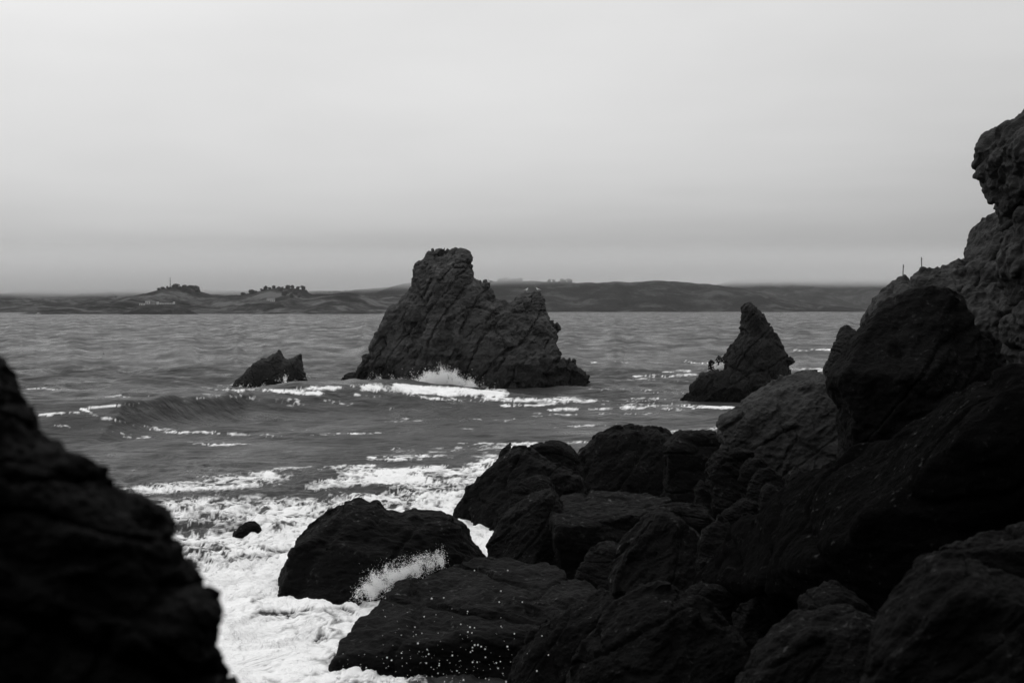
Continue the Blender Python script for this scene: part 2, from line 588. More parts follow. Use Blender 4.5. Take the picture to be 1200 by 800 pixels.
def plain(name, v, rough=0.7, spec=0.2, var=0.25, scale=2.0):
    m, nt, out = nodes(name)
    geo = N_(nt, "ShaderNodeNewGeometry")
    n = N_(nt, "ShaderNodeTexNoise", {"Vector": geo.outputs["Position"], "Scale": scale, "Detail": 4.0})
    rp = N_(nt, "ShaderNodeMapRange", {"Value": n.outputs["Fac"], "From Min": 0.3, "From Max": 0.7, "To Min": v * (1 - var), "To Max": v * (1 + var)})
    bs = N_(nt, "ShaderNodeBsdfPrincipled", {"Base Color": rp.outputs[0], "Roughness": rough, "Specular IOR Level": spec})
    nt.links.new(bs.outputs[0], out.inputs[0])
    return m
def spray_material():
    m, nt, out = nodes("white_water_spray")
    d = N_(nt, "ShaderNodeBsdfDiffuse", {"Color": g(0.95)})
    t = N_(nt, "ShaderNodeBsdfTranslucent", {"Color": g(0.95)})
    mx = N_(nt, "ShaderNodeMixShader", {0: 0.5, 1: d.outputs[0], 2: t.outputs[0]})
    nt.links.new(mx.outputs[0], out.inputs[0])
    return m
M_SPRAY = spray_material()

# ------------------------------------------------------------------ the sea
def seg_cov(PX, PY, segs):
    """coverage of foam: soft capsules (x0,y0,x1,y1,half width across,half height,strength)"""
    c = np.zeros(PX.shape)
    for x0, y0, x1, y1, r, s in segs:
        # distance measured with the foreshortening of the water surface taken out
        ax_, ay_ = x0, y0 * 3.0
        ex, ey = x1 - x0, (y1 - y0) * 3.0
        wx, wy = PX - ax_, PY * 3.0 - ay_
        t = np.clip((wx * ex + wy * ey) / (ex * ex + ey * ey + 1e-9), 0, 1)
        d = np.sqrt((wx - ex * t) ** 2 + (wy - ey * t) ** 2)
        c = np.maximum(c, s * (1 - smoothstep(0.25, 1.0, d / (3.0 * r))))
    return c
FOAM_SEGS = [
    # around the islet, the little rock and the foot of the stack
    (240, 455, 300, 457, 4, .72), (270, 458, 365, 461, 4, 1.2), (350, 456, 440, 450, 3.5, .8), (240, 463, 340, 470, 5, .6), (290, 466, 345, 474, 5, .55),
    (430, 453, 480, 460, 6, 1.15), (455, 455, 578, 461, 8, 1.35), (420, 462, 560, 470, 3, .7), (380, 470, 460, 478, 4, .5),
    (560, 467, 700, 471, 4, 1.0), (600, 474, 770, 467, 4, .95), (640, 466, 840, 478, 4, .8), (640, 480, 850, 477, 3, .95), (690, 470, 790, 478, 6, .8), (620, 486, 760, 484, 3, .65),
    # breaking wave: the lip and the trail down its face
    (30, 488, 90, 484, 2, .6), (95, 479, 145, 475, 2.0, .95), (95, 480, 130, 492, 2, .85), (130, 492, 175, 503, 2.6, .68), (170, 503, 330, 509, 3.2, .68), (235, 466, 290, 459, 2.4, .85),
    (60, 499, 180, 512, 1.8, .66), (70, 505, 200, 516, 1.6, .6), (300, 510, 480, 508, 2, .62), (220, 519, 310, 521, 2, .6), (330, 503, 560, 503, 3, .45),
    (150, 475, 250, 466, 1.2, .55),
    # far white caps
    (15, 456, 85, 455, 1.5, .75), (120, 464, 170, 465, 1.2, .6), (185, 434, 200, 434, 1, .7), (250, 452, 290, 450, 1.5, .6), (690, 424, 740, 425, 1.6, .9),
    (660, 427, 760, 428, 1.0, .55), (750, 442, 835, 438, 2.6, .95), (770, 436, 840, 433, 1.8, .85), (920, 411, 975, 409, 1.8, .95), (925, 432, 970, 432, 2, .95),
    (800, 424, 845, 426, 1.6, .8), (650, 440, 800, 446, 2.5, .6), (700, 455, 800, 460, 3, .7), (640, 432, 700, 436, 1.2, .5),
    # backwash streaks in front of the stack
    (540, 520, 690, 519, 4, .85), (470, 528, 610, 523, 5, .75), (430, 536, 570, 534, 6, .72), (640, 500, 720, 497, 2, .5), (700, 512, 800, 508, 3, .45),
    (440, 492, 620, 492, 3, .5), (160, 553, 330, 548, 2.5, .5), (200, 560, 300, 556, 2, .55), (770, 508, 842, 502, 3, .72), (560, 500, 640, 505, 3, .4),
    # surge
    (330, 552, 430, 547, 5, .8), (105, 580, 330, 560, 12, .8), (400, 558, 560, 550, 12, .95), (560, 545, 650, 530, 9, .82), (380, 566, 610, 558, 14, 1.0), (-420, 600, 110, 600, 26, .8), (-420, 700, 180, 690, 60, 1.05), (-420, 850, 200, 850, 80, 1.3), (560, 528, 660, 522, 6, .9), (120, 606, 560, 582, 28, .84),
    (210, 645, 490, 610, 34, .94), (240, 690, 400, 660, 34, 1.05), (240, 760, 440, 745, 60, 1.2), (330, 704, 470, 692, 20, 1.4), (480, 590, 560, 570, 14, .82),
    (520, 610, 600, 650, 22, 1.35), (200, 720, 300, 850, 60, 1.15), (400, 800, 400, 900, 60, 1.4),
]
def water_z(x, y, px, py):
    D = np.maximum(y, 1)
    p2 = lambda sx, sy, o: np.stack([x / sx + o, y / sy + o * 1.7, np.full(x.shape, o * 0.37)], 1)
    z = np.zeros(x.shape)
    far = smoothstep(150, 500, D)
    # wind chop, crests running mostly across the view
    s = np.maximum(1.0, D / 220.0)
    def chop(L, a, o):
        q = np.stack([x / (L * 1.9 * s) + o, y / (L * s) + 0.25 * x / (L * s) + o * 2, np.full(x.shape, o * .7)], 1)
        return a * np.minimum(s ** .75, 2.0) * (1 + .5 * smoothstep(130, 260, D)) * (1 - .85 * smoothstep(800, 1800, D)) * (0.55 - 1.6 * np.abs(perlin(q, int(o * 10) + 3)))
    z += chop(11.0, 0.5, 1.1) + chop(5.0, 0.42, 2.3) + chop(2.4, 0.24, 3.7) + chop(1.1, 0.075, 4.9)
    z *= 0.55 + 0.65 * smoothstep(80, 190, D)
    # long swell
    z += (0.22 + .1 * far) * np.sin((y + 0.18 * x + 6 * perlin(p2(60, 60, 5.5), 77)) * 2 * math.pi / 34) * smoothstep(60, 160, D)
    # the breaking wave left of the islet: crest from picture (20,486) to (350,458)
    cx0, cy0 = W(0, 487, z=1.0)[:2]
    cx1, cy1 = W(150, 477, z=1.7)[:2]
    cx2, cy2 = W(300, 461, z=1.6)[:2]
    cx3, cy3 = W(470, 466, z=0.6)[:2]
    yc = np.interp(x, [cx0 - 40, cx0, cx1, cx2, cx3, cx3 + 30], [cy0 - 4, cy0, cy1, cy2, cy3, cy3 + 4])
    A = np.interp(x, [cx0 - 60, cx0 - 5, cx1, (cx1 + cx2) / 2, cx2, cx3, cx3 + 16], [1.0, 1.6, 1.9, 2.0, 2.0, 1.9, 0])
    u = y - yc + 2.2 * perlin(p2(11, 11, 8.1), 31) + .8 * perlin(p2(3, 3, 2.1), 32)
    prof = np.where(u < 0, np.exp(-(np.abs(u) / 5.2) ** 1.7), np.exp(-(u / 15.0) ** 2))
    z += A * prof - 0.45 * np.exp(-((u + 15) / 7.0) ** 2) * np.clip(A, 0, 1)
    # second low swell beyond it
    yc2 = np.interp(x, [-80, -40, 10], [W(60, 445, z=0)[1], W(150, 441, z=0)[1], W(330, 438, z=0)[1]])
    z += 0.7 * np.exp(-((y - yc2) / 9.0) ** 2) * smoothstep(8, -25, x)
    # turbulent white water near the rocks
    near = 1 - smoothstep(62, 110, D)
    q = p2(2.4, 2.4, 2.2)
    wq = np.stack([perlin(q * .6 + 4, 51), perlin(q * .6 + 9, 52), np.zeros(len(q))], 1) * 1.1
    z += near * (0.30 * fbm(q + wq, 5, 61, .55) + 0.12 * (ridged((q + wq) * 1.7, 3, 65) - .8))
    return z
cols = np.linspace(-0.56, 0.56, 1150)
rows = [14.0]
while rows[-1] < 12000:
    y = rows[-1]
    r = 0.02 if y < 34 else (0.0032 if y < 260 else (0.0065 if y < 2600 else 0.02))
    rows.append(y * (1 + r))
rows = np.array(rows)
Yg, Cg = np.meshgrid(rows, cols, indexing='ij')
xx, yy = (Cg * np.maximum(Yg, 60) ).ravel(), Yg.ravel()
xx = np.where(yy < 60, (Cg * (60 * .35 + .65 * Yg)).ravel(), xx)
xx = np.where(yy >= 60, (Cg * Yg).ravel(), xx)
pxg, pyg = to_px(xx, yy, np.zeros(xx.shape))
zz = water_z(xx, yy, pxg, pyg)
pxg, pyg = to_px(xx, yy, zz)
# foam: coverage broken into lace by warped ridged noise
wob = np.stack([xx / 7, yy / 9, np.zeros(xx.shape)], 1)
fars = np.clip(yy / 60, .6, 2.5)
cov = seg_cov(pxg + 14 * fbm(wob, 3, 71), pyg + (6.0 / fars) * fbm(wob + 5, 3, 72), FOAM_SEGS)
brk = 0.5 + 0.9 * fbm(np.stack([xx / 5, yy / 5, np.ones(xx.shape)], 1), 3, 73)
cov = cov * np.clip(brk + 1.1 - smoothstep(60, 85, yy) * 0.62, .25, 1.1)
Dg = yy
sc = np.maximum(1.0, Dg / 130.0)
q = np.stack([xx / (1.25 * sc), yy / (1.9 * sc), zz / .55], 1)
wv = np.stack([fbm(q * .45 + 3, 3, 81), fbm(q * .45 + 8, 3, 82), np.zeros(len(q))], 1)
qq = q + 1.3 * wv
# threads of foam: thin ridges of warped noise at three sizes
def threads(v, seed): return 1 - np.clip(np.abs(perlin(v, seed)) * 4.2, 0, 1)
lace = np.maximum(np.maximum(threads(qq * .7, 84), 0.9 * threads(qq * 1.5 + 4, 85)), 0.8 * threads(qq * 3.1 + 9, 86))
body = 0.5 + 0.55 * fbm(qq * .55, 4, 88, .55)
cov = np.clip(cov * (0.94 + 0.45 * fbm(q * .2, 3, 91))  , 0, 1.5)
tt = 0.68 * lace + 0.42 * (body - .12)
flo = 0.98 - 1.0 * cov
foam = smoothstep(flo, flo + .78, tt) * smoothstep(.05, .3, cov)
zz += np.clip(foam, 0, 1) * 0.06 * np.clip(60 / Dg, .2, 1.5)
nr, nc = Yg.shape
ii = np.arange(nr * nc).reshape(nr, nc)
Fq = np.stack([ii[:-1, :-1], ii[:-1, 1:], ii[1:, 1:], ii[1:, :-1]], 2).reshape(-1, 4)
me = make_mesh("sea", np.stack([xx, yy, zz], 1), Fq)
at = me.attributes.new("foam", 'FLOAT', 'POINT')
at.data.foreach_set("value", foam.astype(np.float32))

def sea_material():
    m, nt, out = nodes("sea_water")
    geo = N_(nt, "ShaderNodeNewGeometry")
    pos = geo.outputs["Position"]
    mp = N_(nt, "ShaderNodeMapping", {"Vector": pos, "Scale": (0.55, 1.0, 1.0), "Rotation": (0, 0, R(8))})
    w1 = N_(nt, "ShaderNodeTexNoise", {"Vector": mp.outputs[0], "Scale": 0.9, "Detail": 6.0, "Roughness": 0.6})
    w2 = N_(nt, "ShaderNodeTexNoise", {"Vector": mp.outputs[0], "Scale": 0.16, "Detail": 4.0, "Roughness": 0.55})
    b1 = N_(nt, "ShaderNodeBump", {"Strength": 1.0, "Distance": 1.6, "Height": w2.outputs["Fac"]})
    b2 = N_(nt, "ShaderNodeBump", {"Strength": 1.0, "Distance": 0.4, "Height": w1.outputs["Fac"], "Normal": b1.outputs[0]})
    mp3 = N_(nt, "ShaderNodeMapping", {"Vector": pos, "Scale": (0.11, 0.035, 1.0), "Rotation": (0, 0, R(5))})
    w3 = N_(nt, "ShaderNodeTexNoise", {"Vector": mp3.outputs[0], "Scale": 1.0, "Detail": 5.0, "Roughness": 0.65})
    rg = N_(nt, "ShaderNodeMapRange", {"Value": w3.outputs["Fac"], "From Min": 0.32, "From Max": 0.66, "To Min": 0.16, "To Max": 0.6})
    water = N_(nt, "ShaderNodeBsdfPrincipled", {"Base Color": g(0.026), "Roughness": rg.outputs[0], "IOR": 1.333, "Specular IOR Level": 0.22, "Normal": b2.outputs[0]})
    # foam: bubbles and torn edges finer than the mesh
    fa = N_(nt, "ShaderNodeAttribute", attribute_name="foam")
    f1 = N_(nt, "ShaderNodeTexNoise", {"Vector": pos, "Scale": 3.0, "Detail": 7.0, "Roughness": 0.6, "Distortion": 1.0})
    f2 = N_(nt, "ShaderNodeTexNoise", {"Vector": pos, "Scale": 0.55, "Detail": 5.0, "Roughness": 0.6, "Distortion": 1.5})
    ad = N_(nt, "ShaderNodeMath", {0: f1.outputs["Fac"], 1: -0.5}, operation='ADD')
    ml = N_(nt, "ShaderNodeMath", {0: ad.outputs[0], 1: 1.35, 2: fa.outputs["Fac"]}, operation='MULTIPLY_ADD')
    ff = N_(nt, "ShaderNodeMapRange", {"Value": ml.outputs[0], "From Min": 0.03, "From Max": 0.90})
    ge = N_(nt, "ShaderNodeMapRange", {"Value": fa.outputs["Fac"], "From Min": 0.02, "From Max": 0.22})
    fm = N_(nt, "ShaderNodeMath", {0: ff.outputs[0], 1: ge.outputs[0]}, operation='MULTIPLY')
    fb = N_(nt, "ShaderNodeBump", {"Strength": 1.0, "Distance": 0.55, "Height": f2.outputs["Fac"]})
    fb2 = N_(nt, "ShaderNodeBump", {"Strength": 0.55, "Distance": 0.14, "Height": f1.outputs["Fac"], "Normal": fb.outputs[0]})
    fo = N_(nt, "ShaderNodeBsdfPrincipled", {"Base Color": g(0.9), "Roughness": 0.8, "Specular IOR Level": 0.1, "Normal": fb2.outputs[0]})
    mx = N_(nt, "ShaderNodeMixShader", {0: fm.outputs[0], 1: water.outputs[0], 2: fo.outputs[0]})
    nt.links.new(mx.outputs[0], out.inputs[0])
    return m
sea = link("sea", me, sea_material())
tag(sea, "grey sea with white surf around the rocks", None, kind="structure")
del sea["label"]

# ------------------------------------------------------------------ rocky shore under the boulders and the camera
gx = np.linspace(-30, 45, 120)
gy = np.linspace(-25, 95, 150)
GX, GY = np.meshgrid(gx, gy, indexing='ij')
edge = np.interp(GY, [0, 28, 36, 45, 55, 70, 95], [-40, -3, 1.5, 3, 3.2, 5, 13])    # waterline x
line = np.where(GY < 0, 8.4, 8.4 - 0.26 * GY)
shelf = -1.2 + 0.45 * np.clip(GX - edge, -4, 30)
GZ = np.maximum(line, np.minimum(shelf, np.maximum(line + 1.2, 2.2)))
GZ = np.maximum(GZ, -2.0) + 0.25 * fbm(np.stack([GX.ravel() / 2.5, GY.ravel() / 2.5, np.zeros(GX.size)], 1), 4, 5).reshape(GX.shape)
iv = np.arange(GX.size).reshape(GX.shape)
Fq = np.stack([iv[:-1, :-1], iv[1:, :-1], iv[1:, 1:], iv[:-1, 1:]], 2).reshape(-1, 4)
o = link("rocky_shore", make_mesh("rocky_shore", np.stack([GX.ravel(), GY.ravel(), GZ.ravel()], 1), Fq), M_NEAR)
tag(o, kind="structure")
# sea bed so that the ground reaches under the whole sea
bm = bmesh.new()
for p in ((-8000, -25, -3), (8000, -25, -3), (8000, 12200, -3), (-8000, 12200, -3)): bm.verts.new(p)
bm.faces.new(bm.verts)
o = bm_obj("sea_bed", bm, M_NEAR)
tag(o, kind="structure")

# ------------------------------------------------------------------ far hills across the strait
def hill_material(name, dark, light, grass, sc):
    m, nt, out = nodes(name)
    geo = N_(nt, "ShaderNodeNewGeometry")
    n1 = N_(nt, "ShaderNodeTexNoise", {"Vector": geo.outputs["Position"], "Scale": 0.006 * sc, "Detail": 7.0, "Roughness": 0.6, "Distortion": 0.6})
    n2 = N_(nt, "ShaderNodeTexNoise", {"Vector": geo.outputs["Position"], "Scale": 0.05 * sc, "Detail": 5.0, "Roughness": 0.7})
    ad = N_(nt, "ShaderNodeMath", {0: n2.outputs["Fac"], 1: 0.35, 2: n1.outputs["Fac"]}, operation='MULTIPLY_ADD')
    rp = N_(nt, "ShaderNodeValToRGB", {"Fac": ad.outputs[0]})
    e = rp.color_ramp.elements
    e[0].position, e[0].color = 0.56, g(dark)
    e[1].position, e[1].color = 0.68, g(light)
    e2 = e.new(0.80)
    e2.color = g(grass)
    b = N_(nt, "ShaderNodeBump", {"Strength": 1.0, "Distance": 6.0, "Height": n2.outputs["Fac"]})
    bs = N_(nt, "ShaderNodeBsdfDiffuse", {"Color": rp.outputs[0], "Normal": b.outputs[0]})
    nt.links.new(bs.outputs[0], out.inputs[0])
    return m
HILLS = {}
def hill(name, ridge, Dr, Ds, mat, seed, rough=3.0, back=900, nx=420, ny=46):
    """ridge: traced ridge line (px,py) at distance Dr; the slope comes down to a shore at distance Ds"""
    rx = np.array([W(a, b, Dr) for a, b in ridge])
    t = np.linspace(0, 1, nx)
    s = np.linspace(0, 1, ny)
    xa = np.interp(t, np.linspace(0, 1, len(rx)), rx[:, 0])
    xa = np.linspace(rx[0, 0], rx[-1, 0], nx)
    za = np.interp(xa, rx[:, 0], rx[:, 2])
    za = za + 1.3 * rough * .3 * fbm(np.stack([xa / 40, np.zeros(nx), np.zeros(nx) + seed], 1), 4, seed)
    Xs, Ss = np.meshgrid(xa, s, indexing='ij')
    Zr = np.repeat(za[:, None], ny, 1)
    spur = 0.5 + 0.9 * perlin(np.stack([Xs.ravel() / 190, Ss.ravel() * 0.7, np.full(Xs.size, seed * 1.3)], 1), seed + 2).reshape(Xs.shape)
    ys = Ds + (Dr - Ds) * Ss + (1 - Ss) * 160 * (spur - .5) * np.minimum(1, (Dr - Ds) / 500)
    prof = Ss ** (0.75 + 0.7 * np.clip(spur, 0, 1))
    n = fbm(np.stack([Xs.ravel() / 90, ys.ravel() / 90, np.full(Xs.size, seed)], 1), 5, seed + 7).reshape(Xs.shape)
    gul = ridged(np.stack([Xs.ravel() / 120, ys.ravel() / 400, np.full(Xs.size, seed + .5)], 1), 3, seed + 11).reshape(Xs.shape) - 0.8
    Zs = -1.5 + (Zr + 1.5) * prof + (rough * 1.2 * n - rough * 1.4 * np.clip(gul, 0, 2)) * np.sin(math.pi * np.clip(Ss, 0, 1)) ** 0.7
    # back slope
    Xs = np.concatenate([Xs, Xs[:, -1:] * 1.02, Xs[:, -1:] * 1.06], 1)
    ys = np.concatenate([ys, np.full((nx, 1), Dr + back * .4), np.full((nx, 1), Dr + back)], 1)
    Zs = np.concatenate([Zs, Zr[:, :1] * .6, np.full((nx, 1), -2.)], 1)
    iv = np.arange(Xs.size).reshape(Xs.shape)
    Fq = np.stack([iv[:-1, :-1], iv[1:, :-1], iv[1:, 1:], iv[:-1, 1:]], 2).reshape(-1, 4)
    V = np.stack([Xs.ravel(), ys.ravel(), Zs.ravel()], 1)
    o = link(name, make_mesh(name, V, Fq), mat)
    tag(o, kind="structure")
    HILLS[o.name] = BVHTree.FromPolygons([tuple(v) for v in V], [tuple(int(k) for k in f) for f in Fq])
    return o
M_HEAD = hill_material("headland_scrub", 0.003, 0.030, 0.11, 2.2)
M_HILL = hill_material("far_hill_scrub", 0.004, 0.015, 0.06, 1.6)
h_left = hill("hill", [(-260, 352), (-120, 346), (-40, 344), (0, 343), (15, 341), (50, 340), (100, 339), (130, 339), (170, 338), (230, 340), (330, 341), (400, 341), (470, 335), (540, 333), (620, 340)], 4300, 3000, M_HEAD, 3, 6.0)
h_head = hill("headland", [(70, 369), (95, 364), (110, 359), (130, 351), (150, 349), (165, 346), (180, 341), (190, 338), (205, 337), (225, 337), (234, 341), (247, 345), (280, 346), (300, 342), (312, 339), (325, 337.5), (342, 337.5), (356, 340), (366, 345), (386, 344), (402, 343), (415, 343), (430, 345), (450, 352), (480, 362), (500, 369)], 2650, 2100, M_HEAD, 8, 5.0, 600)
h_bluff = hill("bluff", [(140, 368.6), (150, 366), (158, 361), (168, 357.5), (185, 356.5), (204, 356.5), (215, 360), (228, 366), (233, 368.4)], 2120, 2060, M_HILL, 15, 1.6, 120, 160, 24)
h_mid = hill("hill", [(410, 362), (430, 350), (445, 341), (460, 335), (480, 331), (520, 330), (560, 330), (585, 329), (610, 329), (640, 330), (665, 330.5), (700, 331.5), (720, 329.5), (742, 331), (765, 328.5), (790, 329.5), (812, 331.5), (840, 334), (880, 340), (930, 352), (990, 362)], 3900, 3300, M_HILL, 21, 7.0)
h_right = hill("hill", [(700, 360), (760, 350), (800, 341), (840, 333), (855, 329.5), (870, 326.5), (890, 325), (930, 323.5), (1000, 322), (1060, 321), (1150, 318), (1300, 322), (1500, 340)], 5600, 4700, M_HILL, 34, 9.0)

# ------------------------------------------------------------------ the rocks
SEA_BOT = -1.2
rock("sea_stack", "massive two-peaked craggy sea stack standing alone in the middle of the water", "sea stack", [
    Outline([(428, 470), (433, 443), (437, 424), (438, 402), (446, 386), (452, 365), (466, 355), (470, 345), (483, 332), (484, 317), (491, 309), (498, 295), (508, 290), (518, 295),
             (526, 290), (535, 287), (545, 292), (553, 301), (557, 316), (556, 326), (563, 329), (568, 340), (571, 352), (576, 357), (585, 352), (593, 355), (602, 354), (608, 348),
             (617, 346), (626, 346), (632, 348), (638, 355), (641, 362), (643, 376), (649, 386), (651, 396), (650, 402), (656, 411), (664, 422), (673, 425), (681, 435), (687, 444),
             (695, 453), (696, 475)], 178, 7.5, 0.22, 6.0),
    Outline([(540, 475), (548, 430), (562, 395), (577, 366), (600, 358), (634, 354), (640, 380), (648, 400), (666, 426), (690, 455), (690, 475)], 172.5, 5.5, 0.45, 5.0),
    Outline([(430, 475), (438, 425), (447, 392), (462, 362), (485, 340), (505, 338), (520, 365), (522, 400), (515, 440), (512, 475)], 173, 5.0, 0.4, 5.0),
    Outline([(484, 345), (487, 316), (505, 299), (516, 305), (520, 330), (510, 360), (490, 365)], 173.5, 2.6, 0.3, 2.2),
    ], M_STACK, N=120, sub=2, cuts=12, amp=0.042, feat=0.17, fine=0.006, strata=0.004, crack=0.030, bed=(-.8, .25, .45), seed=9, smin=0.02)
rock("islet_rock", "small jagged dark rock with two sharp tips left of the sea stack", "rock", [
    Outline([(268, 465), (273, 449), (280, 440), (287, 433), (299, 424), (308, 421), (315, 418), (321, 413), (326, 409), (330, 416), (334, 420), (342, 418), (350, 416), (353, 424), (356, 435), (361, 446), (363, 465)], 178, 3.0, 0.45, 2.6)],
    M_ISLET, N=80, sub=2, cuts=11, amp=0.030, feat=0.3, bed=(.8, 0, .5), seed=11)
rock("wave_washed_rock", "tiny rounded rock awash just off the left foot of the sea stack", "rock", [
    Outline([(393, 462), (398, 446), (403, 439), (410, 436), (418, 435), (425, 440), (429, 462)], 179, 1.4, 0.2)],
    M_ISLET, N=40, sub=2, cuts=11, amp=0.041, seed=13)
rock("pinnacle_rock", "tall pointed dark pinnacle with a low sloping shelf on its left side", "rock", [
    Outline([(845, 490), (849, 420), (853, 411), (862, 403), (868, 393), (871, 375), (872, 362), (875, 357), (880, 355), (887, 359), (895, 366), (902, 377), (908, 382), (913, 395), (921, 408), (927, 415), (930, 424), (926, 430), (929, 445), (932, 490)], 150, 3.6, 0.25, 3.0),
    Outline([(850, 490), (852, 425), (862, 405), (876, 394), (893, 394), (908, 408), (920, 430), (925, 490)], 146.5, 2.8, 0.3, 2.4),
    Outline([(772, 492), (782, 474), (794, 461), (808, 449), (828, 436), (844, 430), (858, 434), (872, 450), (890, 490)], 145, 2.6, 0.35, 2.2)],
    M_PINN, N=90, sub=2, cuts=5, amp=0.030, feat=0.22, bed=(-.7, .2, .6), seed=17)
rock("rock_spires", "two little dark spires with water running off, left of the pinnacle", "rock", [
    Outline([(829, 435), (830, 424), (833, 421), (837, 424), (839, 435)], 158, 0.5, 0.1),
    Outline([(837, 435), (839, 421), (842, 417), (846, 419), (850, 414), (856, 416), (858, 435)], 158, 0.8, 0.1)],
    M_PINN, N=40, sub=1, cuts=11, amp=0.041, seed=19, zclip=2.6)
rock("leaning_rock", "slim dark rock leaning right behind the big round-shouldered boulder", "rock", [
    Outline([(955, 470), (966, 440), (968, 430), (976, 412), (983, 396), (988, 382), (996, 380), (1004, 388), (1012, 402), (1025, 470)], 92, 1.6, 0.2, .8)],
    M_PINN, N=56, sub=2, cuts=11, amp=0.041, seed=23)
rock("low_hump_rock", "low dark hump showing between the pinnacle and the leaning rock", "rock", [
    Outline([(915, 470), (924, 444), (934, 435), (948, 432), (958, 435), (968, 444), (985, 470)], 90, 1.6, 0.3)],
    M_PINN, N=44, sub=2, cuts=11, amp=0.041, seed=29)
rock("weathered_slab", "broad pale-streaked weathered slab sloping left below the leaning rock", "rock", [
    Outline([(836, 512), (838, 498), (842, 486), (858, 476), (880, 467), (905, 455), (925, 447), (945, 440), (965, 437), (985, 448), (1000, 455), (1030, 470), (1030, 560), (985, 545), (940, 552), (900, 556), (865, 552), (850, 545)], 66, 2.4, 0.95, 1.2)],
    M_LIT, N=84, sub=2, cuts=9, amp=0.047, feat=0.3, strata=0.008, bed=(-.62, .1, .75), seed=31)
rock("cliff", "tall steep cliff with an overhanging brow and pale lichen patches at the right edge", "cliff", [
    Outline([(1165, 186), (1166, 168), (1174, 155), (1188, 140), (1206, 124), (1287, 92), (1400, 60), (1700, 0), (1700, 800), (1287, 800), (1212, 500), (1205, 400), (1199, 320), (1195, 247), (1190, 238), (1182, 222), (1172, 200)], 46, 5.0, 0.05, 1.6),
    Outline([(1020, 600), (1028, 380), (1036, 352), (1050, 336), (1065, 328), (1085, 320), (1125, 312), (1140, 306), (1155, 297), (1168, 278), (1173, 265), (1180, 250), (1200, 240), (1400, 200), (1700, 150), (1700, 800), (1080, 800)], 58, 4.5, 0.35, 3.0)],
    M_CLIFF, N=150, sub=2, amp=0.014, feat=0.14, strata=0.006, fine=0.005, bed=(-.75, .1, .6), seed=37, smin=0.02)
# unseen wall added right of and behind the viewer to block sky light
def added_shade_wall():
    path = np.array([(46, 62), (34, 44), (27, 30), (22, 16), (17, 3), (9, -7), (-4, -11), (-18, -9), (-34, -4)], float)
    t = np.linspace(0, 1, 150)
    tp = np.linspace(0, 1, len(path))
    px_, py_ = np.interp(t, tp, path[:, 0]), np.interp(t, tp, path[:, 1])
    dx, dy = np.gradient(px_), np.gradient(py_)
    l = np.hypot(dx, dy)
    ox, oy = -dy / l, dx / l                                   # away from the cove
    hgt = np.linspace(-1, 1, 70)
    top = 30 + 6 * perlin(np.stack([t * 9, t * 0, t * 0 + 4], 1), 3)
    T_, Hh = np.meshgrid(np.arange(150), np.linspace(0, 1, 70), indexing='ij')
    back = -9.0 * Hh ** 1.3
    n = chisel(np.stack([px_[T_].ravel() / 5, py_[T_].ravel() / 5, (Hh * 30).ravel() / 5], 1), 4, 17).reshape(T_.shape)
    off = back + 1.3 * n
    Xw = px_[T_] - ox[T_] * off
    Yw = py_[T_] - oy[T_] * off
    Zw = -1 + (top[T_] + 1) * Hh
    V = np.stack([Xw.ravel(), Yw.ravel(), Zw.ravel()], 1)
    iv = np.arange(T_.size).reshape(T_.shape)
    Q = np.stack([iv[:-1, :-1], iv[1:, :-1], iv[1:, 1:], iv[:-1, 1:]], 2).reshape(-1, 4)
    return V, Q
_V, _Q = added_shade_wall()
_c = bpy.data.objects["cliff"]
_n0 = len(_c.data.vertices)
_V0, _Q0 = ROCKS["cliff"]
_b = np.array(_c.location)
_me = make_mesh("cliff", np.concatenate([_V0, _V]) - _b, np.concatenate([_Q0, _Q + len(_V0)]))  # visible cliff joined with the added light-blocking wall
_me.materials.append(M_CLIFF)
_c.data = _me
rock("round_shouldered_boulder", "huge dark boulder with a streaked round shoulder leaning against the cliff", "boulder", [
    Outline([(975, 455), (975, 440), (988, 420), (1000, 400), (1020, 372), (1040, 350), (1056, 337), (1078, 332), (1102, 336), (1122, 350), (1142, 385), (1165, 430), (1180, 470), (1180, 620), (1000, 620), (992, 540), (986, 480)], 36, 2.6, -0.05, 1.3)],
    M_NEAR, N=84, sub=2, cuts=11, amp=0.039, feat=0.4, strata=0.005, bed=(-.8, 0, .55), seed=41)

def P(*a): return [W(x, y, D=d) for x, y, d in a]
def PZ(*a): return [W(x, y, z=z) for x, y, z in a]
rock("ramp_slab", "long tilted black slab climbing to the right below the huge boulder", "rock", [
    Hull(P((1140, 438, 24), (1060, 488, 25.5), (980, 535, 27.5), (920, 568, 29.5), (870, 598, 31), (835, 640, 32), (812, 682, 32), (900, 694, 25.5), (930, 662, 24),
           (1000, 622, 21.5), (1060, 590, 20), (1130, 556, 18.5), (1230, 520, 17), (1300, 470, 18), (1250, 430, 22)), down=2.0, k=.12, under=(2.0, 4.5))],
    M_RAMP, N=120, sub=2, cuts=6, amp=0.026, feat=0.26, an=2.0, fine=.003, strata=0.005, bed=(-.5, -.3, .8), seed=43)
rock("surf_boulder", "broad black boulder standing alone in white surf, left of the boulder pile", "boulder", [
    Outline([(318, 745), (323, 698), (331, 668), (346, 638), (371, 614), (394, 598), (410, 590), (430, 590), (439, 587), (453, 597), (468, 601), (484, 595), (498, 596), (515, 600), (530, 603),
             (546, 622), (560, 641), (568, 655), (575, 745)], 50.5, 2.3, 0.25, 1.5),
    Outline([(322, 745), (326, 700), (336, 672), (352, 648), (390, 634), (450, 640), (500, 660), (520, 700), (525, 745)], 48.2, 1.6, 0.35, 1.0)],
    M_WET, N=84, sub=2, cuts=4, amp=0.039, feat=0.4, seed=47, bed=(.3, .1, 1))
